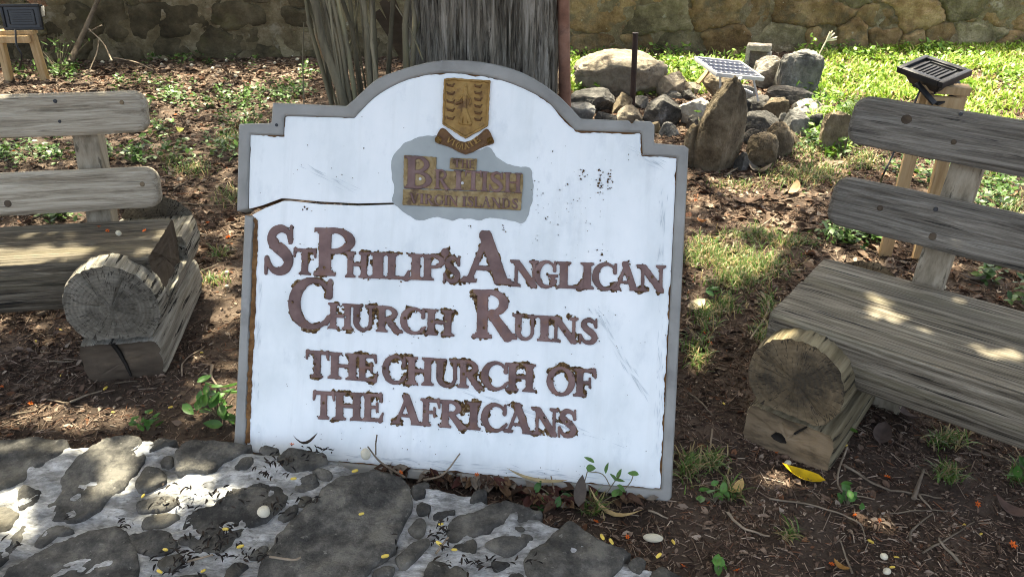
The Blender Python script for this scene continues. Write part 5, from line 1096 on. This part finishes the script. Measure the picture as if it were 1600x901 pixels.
# the yellow leaf
o = link('fallen_leaf', leaf_mesh('fallen_leaf', (.62, .42, .02), .125, .42, .5)); put(o, 1250, 752, dz=.012); o.rotation_euler = (.25, .1, 1.3); tag(o, 'single bright yellow fallen leaf on the soil before the right bench', 'leaf')
for px, py, col, L, rz, lab in ((30, 487, (.2, .34, .05), .07, 1.4, 'pale green fallen leaf under the left bench seat'), (1165, 318, (.2, .13, .09), .16, 1.2, 'long brown curled leaf on the ground right of the sign'), (1185, 268, (.16, .14, .12), .18, .6, 'large grey brown dead leaf below the standing stone'), (1240, 303, (.33, .22, .13), .13, 2.4, 'tan dead leaf standing up in the grass before the rocks'), (1096, 350, (.38, .17, .07), .07, .5, 'small orange brown leaf beside the sign frame'),
        (1300, 258, (.2, .15, .11), .13, 1.1, 'brown leaf near the end of the right bench plank'), (1375, 690, (.1, .07, .055), .11, 2.6, 'dark brown leaf against the right support log'), (1415, 655, (.1, .07, .06), .1, .3, 'dark leaf under the right bench seat'), (1525, 440, (.27, .25, .24), .12, 1.0, 'grey curled leaf behind the right bench post'), (1575, 308, (.22, .13, .08), .12, 1.9, 'red brown leaf between the right bench planks'), (1540, 662, (.23, .15, .13), .12, 1.4, 'pinkish brown leaf below the right bench'),
        (1580, 800, (.13, .08, .06), .1, .8, 'brown leaf at the right edge of the soil'), (205, 428, (.22, .2, .19), .05, .4, 'x'), (1085, 485, (.5, .4, .27), .1, 2.2, 'pale torn dry leaf beside the lower right of the sign frame'), (283, 205, (.4, .42, .12), .08, .9, 'yellow green leaf on soil left of the sign'), (270, 326, (.35, .3, .06), .06, 1.2, 'small yellow leaf right of the left bench planks'), (1148, 775, (.5, .35, .15), .07, 2.3, 'light tan folded leaf by the sign lower corner'), (1312, 895, (.3, .16, .05), .05, .4, 'brown orange leaf at the bottom edge of the photo')):
    if lab == 'x': continue
    o = link('fallen_leaf', leaf_mesh('fallen_leaf', col, L, RNG.uniform(.38, .55), RNG.uniform(.5, 1.2))); put(o, px, py, dz=.018); o.rotation_euler = (RNG.normal()*.2, RNG.normal()*.25, rz); tag(o, lab, 'leaf')
o = link('fallen_leaf', leaf_mesh('fallen_leaf', (.1, .08, .065), .085, .4, .4)); put(o, 906, 778, .03, .03); o.rotation_euler = (1.0, .1, -.1); tag(o, 'grey brown dead leaf standing upright at the foot of the sign', 'leaf')
o = link('fallen_leaf', leaf_mesh('fallen_leaf', (.5, .36, .18), .15, .16, 1.)); put(o, 955, 805, 0, .02); o.rotation_euler = (.1, .3, 1.1); tag(o, 'narrow straw coloured leaf on soil under the sign corner', 'leaf')
o = link('fallen_leaf', leaf_mesh('fallen_leaf', (.4, .32, .18), .17, .12, .4)); put(o, 838, 757, .04, .02); o.rotation_euler = (.05, .2, 1.35); tag(o, 'long straw leaf lying in the drift at the sign foot', 'leaf')
o = link('fallen_leaf', leaf_mesh('fallen_leaf', (.045, .028, .02), .07, .35, 1.2)); put(o, 478, 694, .13, .012); o.rotation_euler = (.3, .5, 2.2); tag(o, 'curled dark brown leaf on the ledge against the white panel', 'leaf')
# orange blossoms
pet = []; b = MB(); a6 = np.arange(6)/6*2*PI
for a in a6:
    r_ = np.array([[math.cos(a), -math.sin(a), 0], [math.sin(a), math.cos(a), 0], [0, 0, 1]]); b.add((LT*np.array([1.1, 1, 1.5])*.55+np.array([0, .42, .16]))@rotm('X', .45).T@r_.T, LF)
fl_me = b.mesh('petals', MT['flower'], 180)
V, Fc = tube_vf([[0, 0, -.05], [0, 0, .12], [0, 0, .2]], [.1, .16, .08], 8); core_me = mesh_np('flower_heart', V, Fc, MT['flower_dark'], smooth=60)
FLW = [(47, 630), (1525, 788), (1372, 815), (1335, 812), (1298, 887), (1213, 708), (1298, 723), (354, 267), (361, 295), (314, 306), (260, 340), (297, 347), (325, 350), (357, 370), (22, 240), (155, 252), (172, 249), (291, 135), (275, 180), (300, 150), (390, 130), (1086, 312), (1116, 375), (1111, 410), (1107, 501), (1099, 529), (1107, 545),
       (1197, 471), (1562, 465), (1574, 662), (859, 768), (930, 818), (980, 840), (1108, 790), (1124, 768), (1066, 890), (1152, 898), (410, 137), (5, 605), (1380, 272), (1300, 290), (1245, 690), (1385, 750)]
def flower(px, py, z, s, lab, grp=None, rot=None):
    t = thing('orange_blossom', lab, 'flower', (0, 0, 0), 0, grp); put(t, px, py, z, s*.25); t.rotation_euler = rot or (RNG.normal()*.6, RNG.normal()*.6, RNG.uniform(0, 6.28)); t.scale = (s, s, s)
    link('petals', fl_me, t); link('flower_heart', core_me, t); return t
flower(1578, 855, None, .021, 'fully open orange blossom at the lower right corner facing up', rot=(.5, .1, .3))
for px, py in FLW: flower(px, py, None, RNG.uniform(.011, .019)*(1.25 if py < 400 else 1), 'wilted orange blossom fallen on the dark soil', 'orange blossoms fallen on the soil')
for px, py in ((155, 357), (168, 363), (227, 363)): flower(px, py, .425, .014, 'wilted orange blossom lying on the left bench seat', 'blossoms on the left bench seat')
for px, py in ((625, 740), (745, 744), (456, 697)): flower(px, py, .1, .013, 'orange blossom caught at the foot of the white panel', 'blossoms at the foot of the sign')
# yellow seeds, pale nuts
def ell(L, r, n=8, m=7): 
    u = np.linspace(0, PI, m); P = np.stack([-np.cos(u)*L/2, 0*u, 0*u], 1); return tube_vf(P, np.maximum(np.sin(u)**.6*r, .0004), n)
V, Fc = ell(.0155, .0037); seed_me = mesh_np('yellow_seed', V, Fc, MT['seed'], smooth=70)
for L_, z, lab, grp in (([(565, 804), (602, 870), (459, 749), (555, 737), (689, 820), (686, 850), (710, 860), (353, 828), (259, 860), (250, 894), (318, 893), (376, 855), (224, 776), (941, 840), (955, 847), (1029, 869)], .132, 'little yellow seed pod lying on the stone ledge', 'yellow seed pods on the ledge'),
        ([(1052, 849), (95, 515), (56, 532), (97, 585), (177, 644), (165, 606), (234, 644), (267, 637), (295, 642), (315, 550), (1505, 823), (1531, 837), (1399, 874), (1393, 889), (1359, 850), (1130, 636), (1320, 700)], None, 'little yellow seed pod lying on the soil', 'yellow seed pods on the soil')):
    for px, py in L_: o = link('yellow_seed', seed_me); put(o, px, py, z, .004); o.rotation_euler = (0, RNG.normal()*.15, RNG.uniform(0, 6.28)); o.scale = [RNG.uniform(.8, 1.25)]*3; tag(o, lab, 'seed pod', grp)
bm = bmesh.new(); bmesh.ops.create_icosphere(bm, subdivisions=3, radius=1); V = np.array([v.co for v in bm.verts]); Fi = np.array([[v.index for v in f.verts] for f in bm.faces]); bm.free()
V = V*np.array([1, .82, .8]); V *= (1-.35*np.exp(-((V[:, 0]-.7)**2+(V[:, 1]+.3)**2+(V[:, 2]-.3)**2)*5)+.06*fbm(V[:, 0]*2, V[:, 1]*2, V[:, 2]*2, s=4))[:, None]; nut_me = mesh_np('pale_nut', V, [Fi], MT['nut'], smooth=180)
def nut(px, py, z, s, lab, grp=None):
    o = link('pale_nut', nut_me); put(o, px, py, z, s*.6); o.scale = (s, s, s); o.rotation_euler = (RNG.normal()*.5, RNG.normal()*.5, RNG.uniform(0, 6.28)); return tag(o, lab, 'nut', grp)
nut(414, 804, .13, .0185, 'cream nut with a gnawed hole on the dark ledge stone'); o = nut(572, 713, .13, .015, 'pale pointed nut upright on the ledge against the sign'); o.scale = (.014, .014, .023); o.rotation_euler = (0, 0, 0)
nut(1311, 703, None, .015, 'cream nut beside the right support block'); o = nut(1020, 846, None, .021, 'flat oval grey green nut on soil right of the ledge'); o.scale = (.027, .016, .011); o.rotation_euler = (0, 0, -.1)
for px, py in ((1380, 874), (1384, 896), (305, 418), (355, 427), (355, 449), (1230, 728), (1475, 448)): nut(px, py, None, .0105, 'small pale nut lying on the dark soil', 'pale nuts on the near soil')
for px, py in ((161, 100), (253, 103), (260, 97), (333, 110), (369, 121), (458, 91), (465, 97), (414, 110), (182, 123), (466, 112), (118, 118), (228, 118), (300, 105), (355, 98), (390, 104), (430, 102)): nut(px, py, None, .018, 'round whitish nut on shaded soil before the wall', 'whitish nuts near the wall')
nut(186, 367, .425, .011, 'tiny pale nut on the left bench seat')
# twigs
TW = [([(1318, 735), (1370, 765), (1420, 775), (1468, 785)], .0035), ([(1322, 705), (1309, 740), (1308, 765), (1322, 778), (1365, 784)], .003), ([(1200, 788), (1290, 808), (1340, 825), (1350, 853)], .0028), ([(1440, 868), (1480, 845), (1520, 820)], .003), ([(1420, 850), (1424, 832), (1455, 808)], .0035), ([(1390, 805), (1440, 803), (1485, 805)], .002),
      ([(110, 629), (160, 612)], .004), ([(78, 567), (115, 567)], .0028), ([(332, 572), (331, 590), (347, 616)], .005), ([(180, 600), (215, 597)], .003), ([(75, 624), (108, 630)], .003), ([(285, 590), (288, 567), (320, 542)], .003), ([(230, 337), (270, 321), (370, 325)], .004), ([(272, 300), (291, 289)], .005), ([(292, 360), (322, 369)], .006), ([(285, 363), (314, 378)], .004), ([(302, 432), (342, 414)], .0035),
      ([(1136, 808), (1158, 833), (1200, 848)], .004), ([(1027, 825), (1041, 856)], .0018), ([(1013, 800), (1043, 813)], .003), ([(1112, 677), (1107, 718)], .003), ([(1075, 622), (1092, 635), (1112, 657)], .004), ([(1188, 462), (1200, 490), (1170, 540)], .006), ([(1135, 275), (1170, 253)], .005), ([(1180, 362), (1215, 335)], .003), ([(1425, 785), (1442, 738)], .006), ([(1280, 690), (1300, 640)], .003),
      ([(1434, 780), (1453, 803)], .003), ([(1500, 885), (1470, 855), (1465, 845)], .004), ([(20, 650), (60, 640)], .003), ([(215, 475), (245, 466)], .003), ([(60, 492), (110, 475)], .003), ([(1510, 700), (1560, 720), (1600, 722)], .0025), ([(1330, 900), (1310, 850)], .003), ([(1100, 440), (1180, 434)], .004)]
for q, (P, r_) in enumerate(TW):
    C_ = smoothline(np.array([G(x, y) for x, y in P]), 5); C_[:, 2] = gz(C_[:, 0], C_[:, 1])+r_*1.3+.003+.004*np.abs(np.sin(np.arange(len(C_))*.9+q)); o0 = C_[0].copy()
    b = MB(); b.add(*tube_vf(C_-o0, r_*np.linspace(1.1, .55, len(C_)), 6)); o = b.build('twig', MT['twig'], None, 60, loc=o0); tag(o, 'thin dry grey brown twig lying on the soil', 'twig', 'twigs lying on the soil')
for P, r_, lab in (([(421, 869), (458, 874), (470, 870)], .0026, 'curved pale twig on the big dark ledge stone'), ([(293, 877), (333, 866)], .0025, 'reddish twig in the black debris on the ledge'), ([(681, 864), (700, 839)], .003, 'short twig between small stones on the ledge')):
    C_ = smoothline(np.array([G(x, y, .136) for x, y in P]), 5); o0 = C_[0].copy(); b = MB(); b.add(*tube_vf(C_-o0, r_, 6)); tag(b.build('twig', MT['twig'], None, 60, loc=o0), lab, 'twig')
def sgn3(px, py, n): p = SU(px, py); return SO+sx_*p[0]+sy_*p[1]+sn_*n
for P, lab in (([(638, 738, .05), (600, 716, .04), (578, 694, .025)], 'forked dark twig propped against the sign bottom left'), ([(668, 741, .06), (696, 735, .04), (720, 706, .015)], 'bent brown twig leaning on the white panel'), ([(873, 782, .05), (866, 760, .03), (861, 741, .015)], 'short straight twig leaning on the sign near the green plant')):
    C_ = smoothline(np.array([sgn3(*p) for p in P]), 5); o0 = C_[0].copy(); t = thing('twig', lab, 'twig', tuple(o0)); b = MB(); b.add(*tube_vf(C_-o0, .0032*np.linspace(1.1, .6, len(C_)), 6)); b.build('shoot', MT['twig'], t, 60)
    if 'forked' in lab: b = MB(); b.add(*tube_vf(np.array([sgn3(592, 706, .035), sgn3(590, 690, .022), sgn3(591, 677, .015)])-o0, .0022, 5)); b.build('shoot', MT['twig'], t, 60)
# seedlings with leaves one can pick apart
def seedling(label, root, leaves, stem_pts, col, L, grp=None, cat='plant', W=.62):
    t = thing('seedling', label, cat, tuple(root), 0, grp)
    for sp in stem_pts: b = MB(); b.add(*tube_vf(smoothline(np.array(sp)-root, 4), .0014, 5)); b.build('stem', MT['stem'], t, 60)
    for p, s in leaves:
        o = link('leaf', leaf_mesh('leaf', np.array(col)*RNG.uniform(.8, 1.2), L*s, W, .25, 'leafmat', 6), t, tuple(np.array(p)-root)); o.rotation_euler = (RNG.normal()*.5+.35, RNG.normal()*.4, RNG.uniform(0, 6.28))
rt = sgn3(908, 790, .06); K = lambda P, n: [sgn3(x, y, n+RNG.uniform(-.01, .01)) for x, y in P]
LV = [(919, 711), (923, 724), (948, 724), (955, 737), (967, 734), (965, 743), (987, 734), (968, 755), (965, 762), (960, 762)]
t_ = [(p, 1.) for p in K(LV, .05)]
seedling('small plant with round green leaves before the lower right of the sign', rt, t_, [[rt, sgn3(908, 765, .055), sgn3(917, 729, .05)], [sgn3(917, 729, .05), sgn3(940, 733, .05), sgn3(952, 752, .05)], [sgn3(945, 765, .05), sgn3(958, 745, .05), sgn3(967, 734, .05)], [rt, sgn3(940, 775, .05), sgn3(968, 758, .05)], [sgn3(972, 758, .05), sgn3(983, 745, .05), sgn3(987, 734, .05)]], (.1, .2, .05), .032)
def bushy(px, py, spx, spy, n, L, col, label, z=0., hgt=.06, W=.6):
    root = G(px, py, z); lv = []; st = []
    for _ in range(n):
        p = G(px+RNG.normal()*spx*.6, py+RNG.normal()*spy*.6, z); p[2] = z+RNG.uniform(.15, 1)*hgt+float(gz(p[0], p[1])); lv.append((p, RNG.uniform(.7, 1.2))); st.append([root, (root+p)/2+[0, 0, .01], p])
    seedling(label, root, lv, st, col, L, W=W)
bushy(340, 650, 38, 20, 26, .055, (.07, .17, .035), 'leafy green plant at the lower left corner of the sign', 0, .12, .5)
bushy(225, 668, 24, 9, 12, .032, (.06, .16, .03), 'low seedling cluster behind the ledge edge, left of the sign')
bushy(870, 788, 34, 12, 18, .034, (.045, .13, .03), 'dark green leafy plant under the sign between ledge and frame', 0, .05)
bushy(1115, 785, 26, 10, 12, .032, (.08, .18, .04), 'green seedling below the right corner of the sign'); bushy(1322, 793, 16, 14, 10, .034, (.07, .18, .04), 'bright green seedling on bare soil near the yellow leaf')
bushy(1590, 745, 14, 16, 9, .036, (.06, .16, .03), 'green seedling at the right edge of the photo'); bushy(1122, 893, 6, 8, 5, .034, (.09, .22, .04), 'green sprout at the bottom beside the ledge end'); bushy(1382, 628, 8, 12, 6, .026, (.1, .2, .04), 'tiny sprout between support log and rear leg')
bushy(1322, 690, 5, 12, 5, .04, (.12, .25, .04), 'light green sprout at the right support block'); bushy(1490, 625, 28, 7, 16, .03, (.09, .2, .03), 'green weed under the right bench seat'); bushy(1240, 455, 0, 0, 0, .03, (.1, .2, .03), 'x') if False else None
bushy(1095, 238, 9, 22, 9, .06, (.09, .2, .03), 'green sprig beside the frame at the standing stone', 0, .2); bushy(1110, 462, 10, 14, 8, .04, (.09, .2, .06), 'green leafy sprig right of the sign frame middle'); bushy(230, 185, 16, 16, 8, .075, (.1, .22, .04), 'broad leaved plant behind the left bench top plank', 0, .12)
bushy(215, 250, 24, 12, 14, .06, (.09, .2, .035), 'broad leaved plant between the left bench planks', 0, .1); bushy(100, 340, 28, 9, 18, .045, (.14, .26, .08), 'pale leafy plant behind the left bench seat'); bushy(420, 218, 20, 12, 16, .05, (.07, .17, .03), 'weed beside the top left of the sign frame', 0, .1)
bushy(95, 115, 34, 14, 40, .06, (.09, .17, .04), 'tangled green plant around the left pine stand', 0, .3, .3); bushy(1265, 92, 6, 8, 8, .05, (.14, .25, .04), 'yellow green sprig at the blocky stone', 0, .25)
# seeding grass stalk by the blocky stone
g0 = G(1270, 105); t = thing('grass_stalk', 'tall dry grass stalk with a spread seed head near the wall', 'grass stalk', tuple(g0)); tip = GY(1291, 64, g0[1])
b = MB(); b.add(*tube_vf(smoothline(np.array([g0, GY(1280, 85, g0[1]), tip])-g0, 5), .007, 5)); b.build('stem', MT['nut'], t, 60)
for q, (x, y) in enumerate(((1297, 50), (1304, 52), (1308, 58), (1307, 62), (1301, 48))): b = MB(); b.add(*tube_vf(np.array([tip, GY(x, y, g0[1])])-g0, .007, 5)); b.build('spike', MT['nut'], t, 60)
# labels that single out each of the small repeats by where it lies
def region(o):
    x, y, _ = proj(np.array(o.matrix_basis.translation)[None]); x, y = x[0], y[0]
    if o.location.z > .09 and y > 600: return 'on the left half of the ledge' if x < 450 else ('on the middle of the ledge' if x < 620 else 'on the right half of the ledge')
    if y < 200 and x < 500: return 'on soil before the wall at left'
    if x < 380: return 'between left bench and sign' if y < 430 and x > 230 else ('behind the left bench' if y < 430 else ('right of the left support log' if x > 245 else 'on soil below the left bench'))
    if y < 330: return 'near the rock pile'
    if x > 1290: return 'behind the right bench seat' if y < 560 else ('on soil at the lower right corner' if x > 1440 else 'on soil around the green seedling')
    return 'between sign and right bench' if y < 600 else ('by the lower right of the sign' if x > 1000 else 'along the foot of the sign')
ORD = ['leftmost', 'second from left', 'third from left', 'fourth from left', 'fifth from left', 'sixth from left', 'seventh from left', 'eighth from left', 'ninth from left', 'tenth from left', 'eleventh from left', 'twelfth from left', 'thirteenth from left', 'fourteenth from left', 'fifteenth from left', 'sixteenth from left']
NOUN = {'orange blossoms fallen on the soil': 'orange blossoms', 'blossoms on the left bench seat': 'orange blossoms on the left bench seat', 'blossoms at the foot of the sign': 'blossoms at the foot of the white panel', 'yellow seed pods on the ledge': 'yellow seed pods', 'yellow seed pods on the soil': 'yellow seed pods',
        'pale nuts on the near soil': 'small pale nuts', 'whitish nuts near the wall': 'whitish nuts', 'twigs lying on the soil': 'dry twigs', 'gap stones in the rock pile': 'small dull stones filling gaps'}
bucket = {}
for o in list(COL.objects):
    g = o.get('group')
    if g in NOUN and o.parent is None: bucket.setdefault((g, '' if 'seat' in g or 'foot' in g else region(o)), []).append(o)
for (g, rgn), L_ in bucket.items():
    L_.sort(key=lambda o: proj(np.array(o.location)[None])[0][0]); nn = NOUN[g]
    for q, o in enumerate(L_): o['label'] = (f'only one of the {nn} lying {rgn}' if len(L_) == 1 else f'{ORD[q]} of the {nn} {rgn}').strip()
print('wall stones', wallstones, 'crown leaves', nK)
